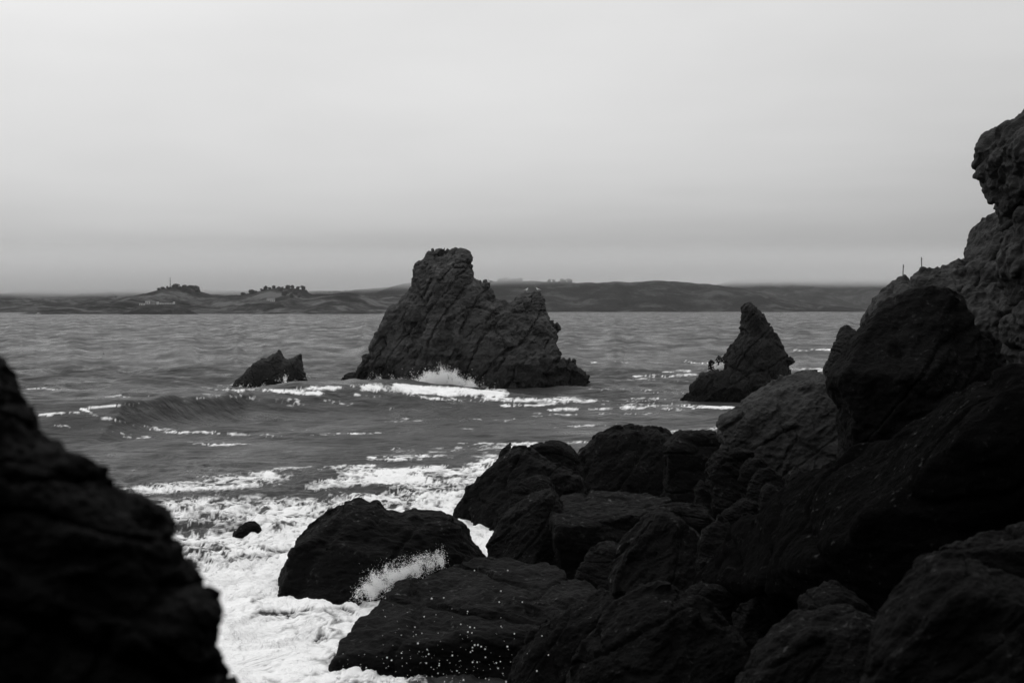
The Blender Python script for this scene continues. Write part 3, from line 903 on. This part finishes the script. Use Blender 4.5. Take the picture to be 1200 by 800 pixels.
rock("tide_rock", "small flat dark stone barely showing in the white surf", "rock", [
    Outline([(268, 650), (274, 624), (280, 617), (288, 612), (297, 611), (303, 615), (307, 624), (312, 650)], 62.3, .6, 0.2)],
    M_WET, N=36, sub=2, cuts=11, feat=0.38, amp=0.053, seed=53, zclip=-.6)
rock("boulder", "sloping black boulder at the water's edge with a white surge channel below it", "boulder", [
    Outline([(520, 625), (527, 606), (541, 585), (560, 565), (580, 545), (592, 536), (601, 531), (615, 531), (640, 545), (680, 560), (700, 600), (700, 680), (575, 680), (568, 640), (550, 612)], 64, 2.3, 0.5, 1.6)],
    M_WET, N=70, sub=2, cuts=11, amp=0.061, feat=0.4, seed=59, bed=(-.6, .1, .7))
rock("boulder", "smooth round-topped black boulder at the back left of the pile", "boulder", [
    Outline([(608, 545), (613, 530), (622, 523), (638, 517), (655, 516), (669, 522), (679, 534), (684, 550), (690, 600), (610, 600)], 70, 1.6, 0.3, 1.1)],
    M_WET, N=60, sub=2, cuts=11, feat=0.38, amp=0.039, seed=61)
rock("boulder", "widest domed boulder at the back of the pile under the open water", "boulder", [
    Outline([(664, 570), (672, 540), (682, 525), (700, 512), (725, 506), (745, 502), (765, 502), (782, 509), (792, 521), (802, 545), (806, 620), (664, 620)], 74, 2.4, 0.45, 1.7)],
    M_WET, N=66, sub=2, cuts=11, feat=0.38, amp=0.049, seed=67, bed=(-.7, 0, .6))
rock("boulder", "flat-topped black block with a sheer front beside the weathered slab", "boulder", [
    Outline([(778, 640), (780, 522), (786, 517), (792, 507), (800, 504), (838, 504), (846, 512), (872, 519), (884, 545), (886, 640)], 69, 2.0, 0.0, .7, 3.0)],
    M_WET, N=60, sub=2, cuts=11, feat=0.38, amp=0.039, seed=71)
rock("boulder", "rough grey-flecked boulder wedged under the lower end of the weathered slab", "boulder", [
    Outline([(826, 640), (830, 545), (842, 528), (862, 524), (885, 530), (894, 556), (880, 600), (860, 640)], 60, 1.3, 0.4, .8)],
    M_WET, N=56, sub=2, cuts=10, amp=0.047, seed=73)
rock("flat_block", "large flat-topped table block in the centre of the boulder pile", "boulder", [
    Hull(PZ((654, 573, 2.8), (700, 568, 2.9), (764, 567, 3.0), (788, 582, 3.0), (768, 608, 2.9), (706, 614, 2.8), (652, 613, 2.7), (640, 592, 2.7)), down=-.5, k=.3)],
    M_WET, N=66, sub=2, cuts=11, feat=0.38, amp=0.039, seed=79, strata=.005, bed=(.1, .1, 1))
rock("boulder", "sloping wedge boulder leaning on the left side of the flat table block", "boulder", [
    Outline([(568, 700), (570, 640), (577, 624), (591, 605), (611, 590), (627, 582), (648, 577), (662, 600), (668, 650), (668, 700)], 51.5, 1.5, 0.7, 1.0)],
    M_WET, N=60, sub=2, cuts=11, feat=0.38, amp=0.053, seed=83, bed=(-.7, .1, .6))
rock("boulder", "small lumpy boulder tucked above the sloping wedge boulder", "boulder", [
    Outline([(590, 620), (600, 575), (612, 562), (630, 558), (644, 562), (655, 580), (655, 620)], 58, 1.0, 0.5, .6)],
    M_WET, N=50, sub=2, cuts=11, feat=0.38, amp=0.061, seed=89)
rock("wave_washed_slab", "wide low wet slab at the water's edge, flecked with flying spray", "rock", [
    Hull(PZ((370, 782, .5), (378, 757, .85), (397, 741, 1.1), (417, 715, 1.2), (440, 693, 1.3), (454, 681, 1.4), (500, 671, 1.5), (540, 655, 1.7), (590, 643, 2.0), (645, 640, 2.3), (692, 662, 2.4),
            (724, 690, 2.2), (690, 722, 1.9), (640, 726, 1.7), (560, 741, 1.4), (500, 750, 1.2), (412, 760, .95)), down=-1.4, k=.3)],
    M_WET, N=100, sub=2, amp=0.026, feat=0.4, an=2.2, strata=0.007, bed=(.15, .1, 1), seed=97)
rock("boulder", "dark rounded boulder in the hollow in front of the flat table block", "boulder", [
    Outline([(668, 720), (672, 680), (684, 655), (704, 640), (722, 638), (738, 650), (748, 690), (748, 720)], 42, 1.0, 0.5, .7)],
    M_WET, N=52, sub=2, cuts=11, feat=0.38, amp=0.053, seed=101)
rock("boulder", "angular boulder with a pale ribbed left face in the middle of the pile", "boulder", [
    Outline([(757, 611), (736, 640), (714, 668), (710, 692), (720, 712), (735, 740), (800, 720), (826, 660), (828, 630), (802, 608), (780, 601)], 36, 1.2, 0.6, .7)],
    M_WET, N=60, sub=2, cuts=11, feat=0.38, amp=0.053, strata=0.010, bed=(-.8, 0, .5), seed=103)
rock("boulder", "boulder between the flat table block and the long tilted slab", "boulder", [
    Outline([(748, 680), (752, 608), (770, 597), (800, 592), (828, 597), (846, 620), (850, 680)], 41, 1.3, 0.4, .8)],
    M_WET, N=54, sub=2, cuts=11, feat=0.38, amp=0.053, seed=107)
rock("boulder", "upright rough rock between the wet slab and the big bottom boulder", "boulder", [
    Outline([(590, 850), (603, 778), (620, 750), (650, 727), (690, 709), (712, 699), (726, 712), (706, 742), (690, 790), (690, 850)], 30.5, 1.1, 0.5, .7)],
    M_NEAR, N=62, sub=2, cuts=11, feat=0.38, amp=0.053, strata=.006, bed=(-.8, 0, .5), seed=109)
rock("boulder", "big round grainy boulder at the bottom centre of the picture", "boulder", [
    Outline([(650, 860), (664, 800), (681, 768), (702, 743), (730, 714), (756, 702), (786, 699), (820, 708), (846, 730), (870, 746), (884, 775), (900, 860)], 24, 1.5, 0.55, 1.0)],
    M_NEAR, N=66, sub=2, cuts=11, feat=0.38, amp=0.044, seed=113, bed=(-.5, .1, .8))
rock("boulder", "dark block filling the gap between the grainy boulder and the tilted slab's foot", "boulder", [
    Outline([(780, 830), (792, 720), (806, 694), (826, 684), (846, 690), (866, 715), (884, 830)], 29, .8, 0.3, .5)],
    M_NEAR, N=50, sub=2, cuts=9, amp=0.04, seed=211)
rock("boulder", "small pointed stone in the dark gap under the tilted slab's lower end", "boulder", [
    Outline([(854, 790), (862, 730), (871, 712), (890, 705), (905, 728), (912, 790)], 27, .6, 0.3, .4)],
    M_NEAR, N=46, sub=2, cuts=11, feat=0.38, amp=0.053, seed=127)
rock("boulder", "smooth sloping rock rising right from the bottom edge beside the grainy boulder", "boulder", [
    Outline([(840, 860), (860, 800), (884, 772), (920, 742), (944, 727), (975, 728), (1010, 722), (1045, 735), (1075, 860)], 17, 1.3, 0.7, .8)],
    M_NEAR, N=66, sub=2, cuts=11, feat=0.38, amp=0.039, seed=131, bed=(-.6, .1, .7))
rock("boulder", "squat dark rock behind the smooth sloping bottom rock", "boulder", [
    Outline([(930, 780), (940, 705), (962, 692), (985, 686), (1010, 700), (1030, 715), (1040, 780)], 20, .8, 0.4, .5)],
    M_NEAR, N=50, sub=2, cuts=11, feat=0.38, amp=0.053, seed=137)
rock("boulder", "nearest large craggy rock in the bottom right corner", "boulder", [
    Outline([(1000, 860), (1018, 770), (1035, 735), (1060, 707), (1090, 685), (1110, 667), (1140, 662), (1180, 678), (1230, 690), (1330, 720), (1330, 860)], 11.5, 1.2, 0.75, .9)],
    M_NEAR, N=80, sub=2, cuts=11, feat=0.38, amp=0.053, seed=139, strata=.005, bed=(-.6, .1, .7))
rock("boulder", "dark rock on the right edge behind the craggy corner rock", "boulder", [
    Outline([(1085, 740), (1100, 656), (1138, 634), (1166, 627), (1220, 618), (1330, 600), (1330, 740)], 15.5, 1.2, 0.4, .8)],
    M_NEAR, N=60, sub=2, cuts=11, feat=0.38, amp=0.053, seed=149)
for pts, D, lab, sd, mt in [
    ([(872, 610), (877, 572), (882, 562), (893, 551), (905, 549), (918, 558), (926, 575), (926, 610)], 45, "stone with a pale arched rim under the weathered slab", 151, M_LIT),
    ([(842, 630), (847, 602), (860, 592), (873, 584), (890, 590), (894, 605), (890, 630)], 38, "stone with one thin bright upper edge beside the tilted slab", 157, M_LIT),
    ([(886, 600), (893, 574), (902, 566), (912, 572), (918, 600)], 42, "knobbly little stone in front of the pale-rimmed stone", 163, M_LIT),
    ([(864, 565), (868, 548), (879, 538), (893, 535), (900, 545), (900, 565)], 54, "pale chip of rock just below the weathered slab's edge", 167, M_LIT),
    ([(918, 575), (924, 556), (934, 548), (943, 552), (948, 575)], 40, "small stone on the upper edge of the long tilted slab", 173, M_LIT),
    ([(812, 690), (818, 640), (828, 620), (846, 605), (858, 613), (856, 650), (850, 690)], 34, "wet glinting stone at the left foot of the tilted slab", 179, M_LIT),
    ([(812, 610), (814, 575), (822, 562), (832, 570), (836, 610)], 58, "upright pale stone in front of the sheer black block", 181, M_LIT)]:
    rock("stone", lab, "stone", [Outline(pts, D, .55, 0.5)], M_WET if mt is M_LIT else mt, N=40, sub=2, cuts=8, amp=0.054, seed=sd)
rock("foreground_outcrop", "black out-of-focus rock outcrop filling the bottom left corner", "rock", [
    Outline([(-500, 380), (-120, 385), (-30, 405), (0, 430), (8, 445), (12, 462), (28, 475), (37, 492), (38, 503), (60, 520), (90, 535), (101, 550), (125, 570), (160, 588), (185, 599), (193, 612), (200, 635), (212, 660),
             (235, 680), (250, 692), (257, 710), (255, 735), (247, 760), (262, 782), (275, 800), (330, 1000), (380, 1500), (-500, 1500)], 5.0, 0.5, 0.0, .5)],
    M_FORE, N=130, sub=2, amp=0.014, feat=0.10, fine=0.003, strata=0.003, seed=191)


# ------------------------------------------------------------------ white water thrown up against the rocks
OCT = np.array([(1, 0, 0), (-1, 0, 0), (0, 1, 0), (0, -1, 0), (0, 0, 1), (0, 0, -1)], float)
OCF = np.array([(0, 2, 4), (2, 1, 4), (1, 3, 4), (3, 0, 4), (2, 0, 5), (1, 2, 5), (3, 1, 5), (0, 3, 5)])
def drops(name, C, rad, kind="stuff"):
    V = (C[:, None, :] + OCT[None] * rad[:, None, None]).reshape(-1, 3)
    Fd = (OCF[None] + 6 * np.arange(len(C))[:, None, None]).reshape(-1, 3)
    o = link(name, make_mesh(name, V, Fd), M_SPRAY)
    tag(o, kind=kind)
    return o
def splash(pts, D, T, n, soft, rad, seed, wild=3.0, name="wave_spray"):
    """drops filling a traced plume at its own distance, thinning out towards its edge"""
    rng = np.random.RandomState(seed)
    poly = np.array(pts, float)
    lo, hi = poly.min(0) - 12, poly.max(0) + 6
    C = []
    while sum(len(c) for c in C) < n:
        u = lo + rng.rand(60000, 2) * (hi - lo)
        d = poly_sdf(poly, u[:, 0], u[:, 1])
        nn = fbm(np.stack([u[:, 0] / 9, u[:, 1] / 14, np.full(len(u), seed)], 1), 4, seed)
        pr = np.where(d < 0, np.clip(-d / soft, 0, 1) * (.75 + 1.0 * nn), 0) + np.where(d >= 0, 0.03 * np.exp(-d / wild), 0) + np.where(nn > .25, .25 * np.exp(-np.abs(d) / 2.0), 0)
        u = u[rng.rand(len(u)) < pr]
        y = D + rng.randn(len(u)) * T
        C.append(np.array([W(a, b, D=c) for (a, b), c in zip(u[:6000], y)]))
    C = np.concatenate(C)[:n]
    return drops(name, C, rad * (0.5 + rng.rand(len(C)) ** 2))
splash([(440, 466), (460, 450), (482, 444), (500, 437), (512, 434), (522, 431), (532, 435), (541, 441), (552, 447), (566, 453), (582, 462), (560, 467), (500, 469)], 165, 1.0, 80000, 9, .027, 3, 2.0)
splash([(430, 462), (436, 449), (446, 445), (452, 450), (460, 440), (464, 452), (475, 456), (470, 464)], 168, 1.0, 10000, 7, .026, 5, 1.3)
splash([(320, 462), (330, 452), (334, 446), (341, 452), (347, 456), (356, 454), (366, 458), (352, 463), (338, 466)], 172, .6, 22000, 6, .027, 7, 1.3)
splash([(262, 462), (280, 455), (300, 455), (322, 457), (330, 462), (300, 465)], 174, .6, 12000, 6, .027, 9, 1.3)
splash([(418, 700), (424, 682), (438, 672), (452, 668), (470, 661), (490, 657), (505, 656), (516, 652), (522, 658), (510, 668), (480, 678), (455, 690), (440, 704)], 46.0, .4, 13000, 26, .0105, 11, 2.6)
splash([(436, 690), (450, 664), (461, 659), (468, 664), (486, 655), (500, 652), (516, 645), (519, 652), (506, 662), (470, 680)], 46.0, .3, 5000, 24, .009, 12, 3.0)
splash([(540, 660), (545, 642), (551, 652), (565, 644), (575, 650), (566, 660)], 52, .3, 1300, 12, .010, 13, 2.0)
splash([(836, 434), (840, 428), (846, 424), (850, 427), (848, 434)], 154, .3, 700, 6, .05, 15, 1.5)
# single drops in the air above the low slab, nearer than the slab itself
rng = np.random.RandomState(23)
C, rd = [], []
while len(C) < 260:
    x, y = 400 + 245 * rng.rand(), 690 + 125 * rng.rand() ** .6
    dens = np.exp(-((x - 520) / 70) ** 2) * np.clip((y - 650) / 120, 0, 1) ** 1.6 + .25 * (y > 765)
    if rng.rand() < dens:
        D = 29 + 5 * rng.rand()
        C.append(W(x, y, D=D)); rd.append(.006 + .017 * rng.rand() ** 3)
for x, y in ((595, 668), (556, 668), (587, 692), (540, 731), (553, 741), (612, 705), (548, 716), (556, 735), (660, 758), (685, 771), (497, 722), (520, 700), (585, 705)):
    C.append(W(x, y, D=32)); rd.append(.017)
C, rd = np.array(C), np.array(rd)
bm = bmesh.new()
for c, r in zip(C, rd):
    m4 = bmesh.ops.create_icosphere(bm, subdivisions=1, radius=r)
    bmesh.ops.translate(bm, verts=m4["verts"], vec=c)
o = bm_obj("spray_drops", bm, M_SPRAY, smooth=True)
tag(o, kind="stuff")

# ------------------------------------------------------------------ birds
def tree_of(name):
    V, Q = ROCKS[name]
    return BVHTree.FromPolygons(V.tolist(), Q.tolist())
def tube(bm, pts, radii, seg=10):
    rings = []
    for k, (p, r) in enumerate(zip(pts, radii)):
        p = Vector(p)
        a = Vector(pts[min(k + 1, len(pts) - 1)]) - Vector(pts[max(k - 1, 0)])
        a.normalize()
        u = a.orthogonal().normalized()
        if abs(a.x) < .9: u = (Vector((1, 0, 0)) - a * a.x).normalized()
        v = a.cross(u)
        rr = r if isinstance(r, tuple) else (r, r)
        rings.append([bm.verts.new(p + u * math.cos(t) * rr[0] + v * math.sin(t) * rr[1]) for t in [2 * math.pi * i / seg for i in range(seg)]])
    for a, b in zip(rings, rings[1:]):
        for i in range(seg):
            bm.faces.new((a[i], a[(i + 1) % seg], b[(i + 1) % seg], b[i]))
    bm.faces.new(rings[0][::-1]); bm.faces.new(rings[-1])
def bird_mesh(sc):
    bm = bmesh.new()
    # tail, body, breast, neck, head and bill as one skin; the bird faces +Y and stands on z = 0
    pts = [(0, -.30, .20), (0, -.22, .215), (0, -.10, .23), (0, .04, .26), (0, .13, .30), (0, .165, .36), (0, .18, .41), (0, .215, .43), (0, .25, .425), (0, .30, .41)]
    rad = [(.03, .008), (.06, .03), (.09, .07), (.10, .09), (.075, .075), (.045, .045), (.042, .045), (.042, .04), (.018, .016), (.006, .005)]
    tube(bm, [tuple(c * sc for c in p) for p in pts], [(a * sc, b * sc) for a, b in rad], 12)
    bmesh.ops.recalc_face_normals(bm, faces=bm.faces)
    return bm
M_GULL = plain("gull_feathers", 0.62, .8, .1, .1, 9)
M_GULLW = plain("gull_wing", 0.22, .8, .1, .1, 9)
M_BILL = plain("gull_leg", 0.10, .6, .2, .1, 9)
def gull(label, px, rz, D0=178):
    root = bpy.data.objects.new("gull", None)
    COL.objects.link(root)
    x = W(px, 350, D=D0)[0]
    best = None
    for yy_ in np.arange(D0 - 6, D0 + 6, .25):
        hit = STACK_TREE.ray_cast(Vector((x * yy_ / D0, yy_, 60)), Vector((0, 0, -1)))
        if hit[0] is not None:
            ang = (hit[0].z - H_CAM) / yy_
            if best is None or ang > best[0]: best = (ang, hit[0])
    root.location = best[1] - Vector((0, 0, .01))
    root.rotation_euler = (0, 0, rz)
    root.scale = (.8, .8, .8)
    tag(root, label, "gull", "gulls perched on the sea stack")
    bm_obj("body", bird_mesh(1.5), M_GULL, root, True)
    for sx in (-1, 1):
        bm = bmesh.new()
        tube(bm, [(sx * .12, .10, .42), (sx * .155, -.08, .37), (sx * .12, -.30, .33), (sx * .05, -.50, .31)], [(.012, .03), (.02, .085), (.015, .06), (.004, .012)], 8)
        bm_obj("wing", bm, M_GULLW, root, True)
        bm = bmesh.new()
        tube(bm, [(sx * .06, .0, .24), (sx * .06, .02, .0)], [.014, .012], 6)
        tube(bm, [(sx * .06, -.02, .012), (sx * .06, .10, .008)], [(.02, .008), (.04, .006)], 6)
        bm_obj("leg", bm, M_BILL, root)
    return root
STACK_TREE = tree_of("sea_stack")
gull("white gull on the highest knob of the stack's lower right shoulder", 631, R(70))
gull("white gull standing just left of the shoulder's highest knob", 616, R(-80))
gull("white gull alone in the notch between the stack's two peaks", 574.5, R(100))
# bird afloat
bm = bird_mesh(1.9)
for v in bm.verts: v.co.z -= .28
root = tag(bpy.data.objects.new("floating_bird", None), "dark seabird afloat on the open water at the left", "seabird")
COL.objects.link(root)
root.location = W(123, 417, z=.15)
root.rotation_euler = (0, 0, R(75))
bm_obj("body", bm, plain("dark_feathers", 0.012, .7), root, True)
for sx in (-1, 1):
    bm = bmesh.new()
    tube(bm, [(sx * .15, .10, .16), (sx * .19, -.10, .12), (sx * .14, -.38, .09), (sx * .05, -.6, .08)], [(.012, .03), (.02, .1), (.015, .07), (.004, .012)], 8)
    bm_obj("wing", bm, bpy.data.materials["dark_feathers"], root, True)

# ------------------------------------------------------------------ iron posts on the cliff shoulder
CL_TREE = tree_of("cliff")
M_IRON = plain("rusty_iron", 0.03, .8, .2, .4, 20)
def post(label, px, h, lean, D0=58):
    best = None
    for yy_ in np.arange(52, 63, .1):
        x = W(px, 330, D=yy_)[0]
        hit = CL_TREE.ray_cast(Vector((x, yy_, 26)), Vector((0, 0, -1)))
        if hit[0] is not None:
            ang = (hit[0].z - H_CAM) / yy_
            if best is None or ang > best[0]: best = (ang, hit[0])
    bm = bmesh.new()
    tube(bm, [(0, 0, -.12), (lean * .5, 0, h * .5), (lean, 0, h - .03), (lean, 0, h)], [.022, .020, .019, .012], 8)
    tube(bm, [(lean * .8, 0, h * .78), (lean * .8 + .045, -.01, h * .80)], [.010, .010], 6)
    o = bm_obj("iron_post", bm, M_IRON, None)
    o.location = best[1]
    tag(o, label, "post", "iron posts on the cliff shoulder")
post("thin iron post lower down the cliff shoulder, nearer the sea", 1058, .46, .02)
post("thin iron post higher up the cliff shoulder, nearer the cliff", 1080, .42, -.015)

# ------------------------------------------------------------------ the far shore: trees, mast, buildings, a boat
ALLH = list(HILLS.values())
def on_hill(px, py_guess, Ds):
    """stand on the hill where the sight line through this picture point meets it"""
    d = Vector(ray(px, py_guess))
    for k in range(14):
        dd = Vector(ray(px, py_guess + k))
        best = None
        for t in ALLH:
            h = t.ray_cast(Vector((0, 0, H_CAM)), dd)
            if h[0] is not None and (best is None or h[3] < best[3]): best = h
        if best is not None: return best[0]
    return Vector(W(px, py_guess, D=Ds))
M_LEAF = plain("dark_foliage", 0.022, .9, .05, .5, .35)
M_BARK = plain("tree_bark", 0.03, .9, .05, .3, 1.0)
def tree_meshes(seed, h):
    rng = random.Random(seed)
    bt = bmesh.new()
    tube(bt, [(0, 0, -1.0), (.1, 0, h * .25), (.25 * rng.uniform(-1, 1), .1, h * .6), (.4 * rng.uniform(-1, 1), 0, h * .85)], [.32, .24, .14, .05], 7)
    for k in range(4):
        a = rng.uniform(0, 6.28)
        z0 = h * rng.uniform(.35, .6)
        tube(bt, [(0, 0, z0), (math.cos(a) * h * .16, math.sin(a) * h * .16, z0 + h * .16)], [.1, .03], 5)
    bc = bmesh.new()
    lobes = [(rng.uniform(-.3, .3) * h, rng.uniform(-.3, .3) * h, h * rng.uniform(.22, .75), h * rng.uniform(.18, .3)) for _ in range(11)]
    for lx, ly, lz, lr in lobes:
        for _ in range(60):
            v = Vector((rng.gauss(0, 1), rng.gauss(0, 1), rng.gauss(0, .8))).normalized() * lr * rng.uniform(.5, 1.1)
            c = Vector((lx, ly, lz)) + v
            a = Vector((rng.gauss(0, 1), rng.gauss(0, 1), rng.gauss(0, 1))).normalized()
            b = a.orthogonal().normalized()
            w = h * rng.uniform(.04, .08)
            q = [bc.verts.new(c + a * w * i + b * w * j) for i, j in ((1, .4), (-.3, 1), (-1, -.4), (.3, -1))]
            bc.faces.new(q)
    return bt, bc
protos = []
for k in range(4):
    h = 1.0
    bt, bc = tree_meshes(50 + k, 8.0)
    mt, mc = bpy.data.meshes.new("trunk"), bpy.data.meshes.new("crown")
    bt.to_mesh(mt); bc.to_mesh(mc); bt.free(); bc.free()
    mt.materials.append(M_BARK); mc.materials.append(M_LEAF)
    protos.append((mt, mc))
def tree(px, py, sc, label, group, Ds, k):
    r = bpy.data.objects.new("tree", None)
    COL.objects.link(r)
    r.location = on_hill(px, py, Ds) - Vector((0, 0, 1.6 * sc))
    r.scale = (sc * random.uniform(.9, 1.3), sc * random.uniform(.9, 1.3), sc * random.uniform(.8, 1.1))
    r.rotation_euler = (0, 0, random.uniform(0, 6.28))
    tag(r, label, "tree", group)
    link("trunk", protos[k % 4][0], None, r)
    link("crown", protos[k % 4][1], None, r)
k = 0
for px, py in [(186, 338), (191, 337), (196, 336), (203, 335), (207, 335), (212, 334.5), (216, 335), (220, 334.5), (224, 335), (228, 335), (232, 337), (236, 340), (241, 342), (246, 343), (199, 339), (209, 339), (218, 338), (226, 339), (214, 342), (222, 343), (230, 343)]:
    tree(px, py, random.uniform(.7, 1.5), "small dark tree on the headland's wooded hilltop by the mast", "trees on the mast hilltop", 2600, k); k += 1
for px, py in [(307, 341), (311, 339), (316, 338), (321, 336), (326, 336), (331, 336), (337, 336), (343, 336), (349, 338), (355, 339), (359, 341), (329, 341), (340, 342), (334, 346), (342, 348), (350, 349), (346, 345), (300, 343), (295, 344), (289, 344), (285, 346)]:
    tree(px, py, random.uniform(.65, 1.45), "small dark tree in the grove above the pale house", "trees in the grove above the house", 2600, k); k += 1
for px, py in [(370, 344), (375, 343.5), (380, 343), (386, 343), (392, 343), (398, 342.5), (405, 341.5), (128, 349), (132, 346), (126, 350), (136, 348)]:
    tree(px, py, random.uniform(.6, .95), "small dark bushy tree scattered along the headland ridge", "trees scattered along the headland", 2600, k); k += 1
for px, py in [(586, 330), (592, 329), (597, 327.5), (602, 328), (608, 330)]:
    tree(px, py, random.uniform(.9, 2.0), "tall dark tree in the clump nearest the sea stack on the far ridge", "trees in the ridge clump by the stack", 3900, k); k += 1
for px, py in [(644, 331), (649, 330), (655, 327.5), (660, 328), (667, 331)]:
    tree(px, py, random.uniform(.9, 2.0), "tall dark tree in the lone clump further along the far ridge", "trees in the lone ridge clump", 3900, k); k += 1
M_WHITE = plain("white_paint", 0.42, .7, .2, .1, .2)
M_ROOF = plain("grey_roof", 0.13, .8, .1, .15, .2)
M_OPEN = plain("dark_opening", 0.02, .7, .1, .1, .2)
def box(bm, x0, x1, y0, y1, z0, z1):
    v = [bm.verts.new((x, y, z)) for x in (x0, x1) for y in (y0, y1) for z in (z0, z1)]
    for f in ((0, 1, 3, 2), (4, 6, 7, 5), (0, 4, 5, 1), (2, 3, 7, 6), (0, 2, 6, 4), (1, 5, 7, 3)):
        bm.faces.new([v[i] for i in f])
def gable(bm, x0, x1, y0, y1, z0, z1, e=.5):
    ym = (y0 + y1) / 2
    a = [bm.verts.new(p) for p in ((x0 - e, y0 - e, z0), (x1 + e, y0 - e, z0), (x1 + e, y1 + e, z0), (x0 - e, y1 + e, z0), (x0 - e, ym, z1), (x1 + e, ym, z1))]
    for f in ((0, 1, 5, 4), (2, 3, 4, 5), (0, 4, 3), (1, 2, 5), (0, 3, 2, 1)): bm.faces.new([a[i] for i in f])
def building(name, label, px, py, w, d, h, roof=None, opens=3, ends=0.0, Ds=2120):
    r = bpy.data.objects.new(name, None)
    COL.objects.link(r)
    r.location = on_hill(px, py, Ds)
    r.location.z -= .6
    tag(r, label, "building")
    bm = bmesh.new(); box(bm, -w / 2, w / 2, 0, d, -2, h)
    bm_obj("wall", bm, M_WHITE, r)
    bm = bmesh.new()
    if roof: gable(bm, -w / 2, w / 2, 0, d, h + .01, h + roof)
    else: box(bm, -w / 2 - .3, w / 2 + .3, -.3, d + .3, h + .01, h + .5)
    bm_obj("roof", bm, M_ROOF if roof else M_WHITE, r)
    for i in range(opens):
        x = -w / 2 + w * (i + .5) / opens
        bm = bmesh.new(); box(bm, x - .6, x + .6, -.06, .1, h * .25, h * .75)
        bm_obj("window", bm, M_OPEN, r)
    if ends:
        for sx in (-1, 1):
            bm = bmesh.new(); box(bm, sx * (w / 2 + 1.2) - 1.1, sx * (w / 2 + 1.2) + 1.1, -.4, d * .7, -2, h + ends)
            bm_obj("end_tower", bm, M_WHITE, r)
    return r
building("fort_building", "small low white building at the left end of the dark bluff", 166, 357.5, 8, 6, 3.4, None, 2)
building("fort_building", "taller white building on the bluff, right beside the small low one", 172.5, 356, 7, 6, 5, None, 2)
building("battery_wall", "long thin white battery building with raised ends on the dark bluff", 194, 356.5, 22, 5, 2.0, None, 6, 2.6)
building("farmhouse", "pale house with a pitched roof on the grassy slope below the grove", 317, 353, 13, 8, 3.2, 3.0, 4)
bm = bmesh.new()
Hm = 21
tube(bm, [(0, 0, -1), (0, 0, Hm * .6), (0, 0, Hm)], [.55, .4, .2], 6)
for z, w in ((Hm * .66, 1.8), (Hm * .8, 1.4), (Hm * .93, .9)):
    tube(bm, [(-w, 0, z), (w, 0, z)], [.22, .22], 5)
for sx in (-1, 1):
    tube(bm, [(sx * 2.4, 0, -1), (0, 0, Hm * .5)], [.18, .15], 5)
o = bm_obj("radio_mast", bm, M_IRON)
o.location = on_hill(199.5, 335, 2650)
tag(o, "thin radio mast with cross arms on the wooded headland top", "mast")
r = tag(bpy.data.objects.new("boat", None), "tiny white boat close under the far left shore", "boat")
COL.objects.link(r)
r.location = W(45, 368.3, z=.1)
bm = bmesh.new()
sec = [(-4, 1.0, 1.1), (-1, 1.3, 1.1), (2.5, 1.0, 1.3), (4.3, .05, 1.6)]
rings = [[bm.verts.new(p) for p in ((x, -w, h), (x, -w * .6, -.4), (x, w * .6, -.4), (x, w, h))] for x, w, h in sec]
for a, b in zip(rings, rings[1:]):
    for i in range(4): bm.faces.new((a[i], a[(i + 1) % 4], b[(i + 1) % 4], b[i]))
bm.faces.new(rings[0][::-1]); bm.faces.new(rings[-1])
bm_obj("hull", bm, M_WHITE, r)
bm = bmesh.new(); box(bm, -1.6, 1.2, -.8, .8, 1.05, 2.5)
bm_obj("cabin", bm, M_WHITE, r)

# ------------------------------------------------------------------ air
def volume(name, dens, color, aniso=0.0):
    m, nt, out = nodes(name)
    v = N_(nt, "ShaderNodeVolumePrincipled", {"Color": g(color), "Density": dens, "Anisotropy": aniso})
    nt.links.new(v.outputs[0], out.inputs["Volume"])
    return m
bm = bmesh.new(); box(bm, -8100, 8100, -60, 12300, -4, 175)
o = bm_obj("haze", bm, volume("haze_air", 3.4e-5, 0.9))
tag(o, kind="stuff")
o.display_type = 'WIRE'

def fog_material():
    """dense where the low cloud hangs: its base lies low over the left hills and higher to the right"""
    m, nt, out = nodes("low_cloud")
    geo = N_(nt, "ShaderNodeNewGeometry")
    sp = N_(nt, "ShaderNodeSeparateXYZ", {0: geo.outputs["Position"]})
    base = N_(nt, "ShaderNodeMapRange", {"Value": sp.outputs["X"], "From Min": -900.0, "From Max": 500.0, "To Min": 32.0, "To Max": 80.0})
    nz_ = N_(nt, "ShaderNodeTexNoise", {"Vector": geo.outputs["Position"], "Scale": 0.003, "Detail": 3.0})
    b2 = N_(nt, "ShaderNodeMath", {0: nz_.outputs["Fac"], 1: 30.0, 2: base.outputs[0]}, operation='MULTIPLY_ADD')
    up = N_(nt, "ShaderNodeMath", {0: sp.outputs["Z"], 1: b2.outputs[0]}, operation='SUBTRACT')
    tp = N_(nt, "ShaderNodeMapRange", {"Value": sp.outputs["Z"], "From Min": 105.0, "From Max": 165.0, "To Min": 1.0, "To Max": 0.0}, interpolation_type='SMOOTHSTEP')
    d0 = N_(nt, "ShaderNodeMapRange", {"Value": up.outputs[0], "From Min": -16.0, "From Max": 22.0, "To Min": 0.0, "To Max": 0.004}, interpolation_type='SMOOTHSTEP')
    d = N_(nt, "ShaderNodeMath", {0: d0.outputs[0], 1: tp.outputs[0]}, operation='MULTIPLY')
    v = N_(nt, "ShaderNodeVolumePrincipled", {"Color": g(0.95), "Density": d.outputs[0]})
    nt.links.new(v.outputs[0], out.inputs["Volume"])
    return m
bm = bmesh.new(); box(bm, -4500, 4500, 3000, 6400, 30, 168)
o = bm_obj("fog_bank", bm, fog_material())
tag(o, kind="stuff")
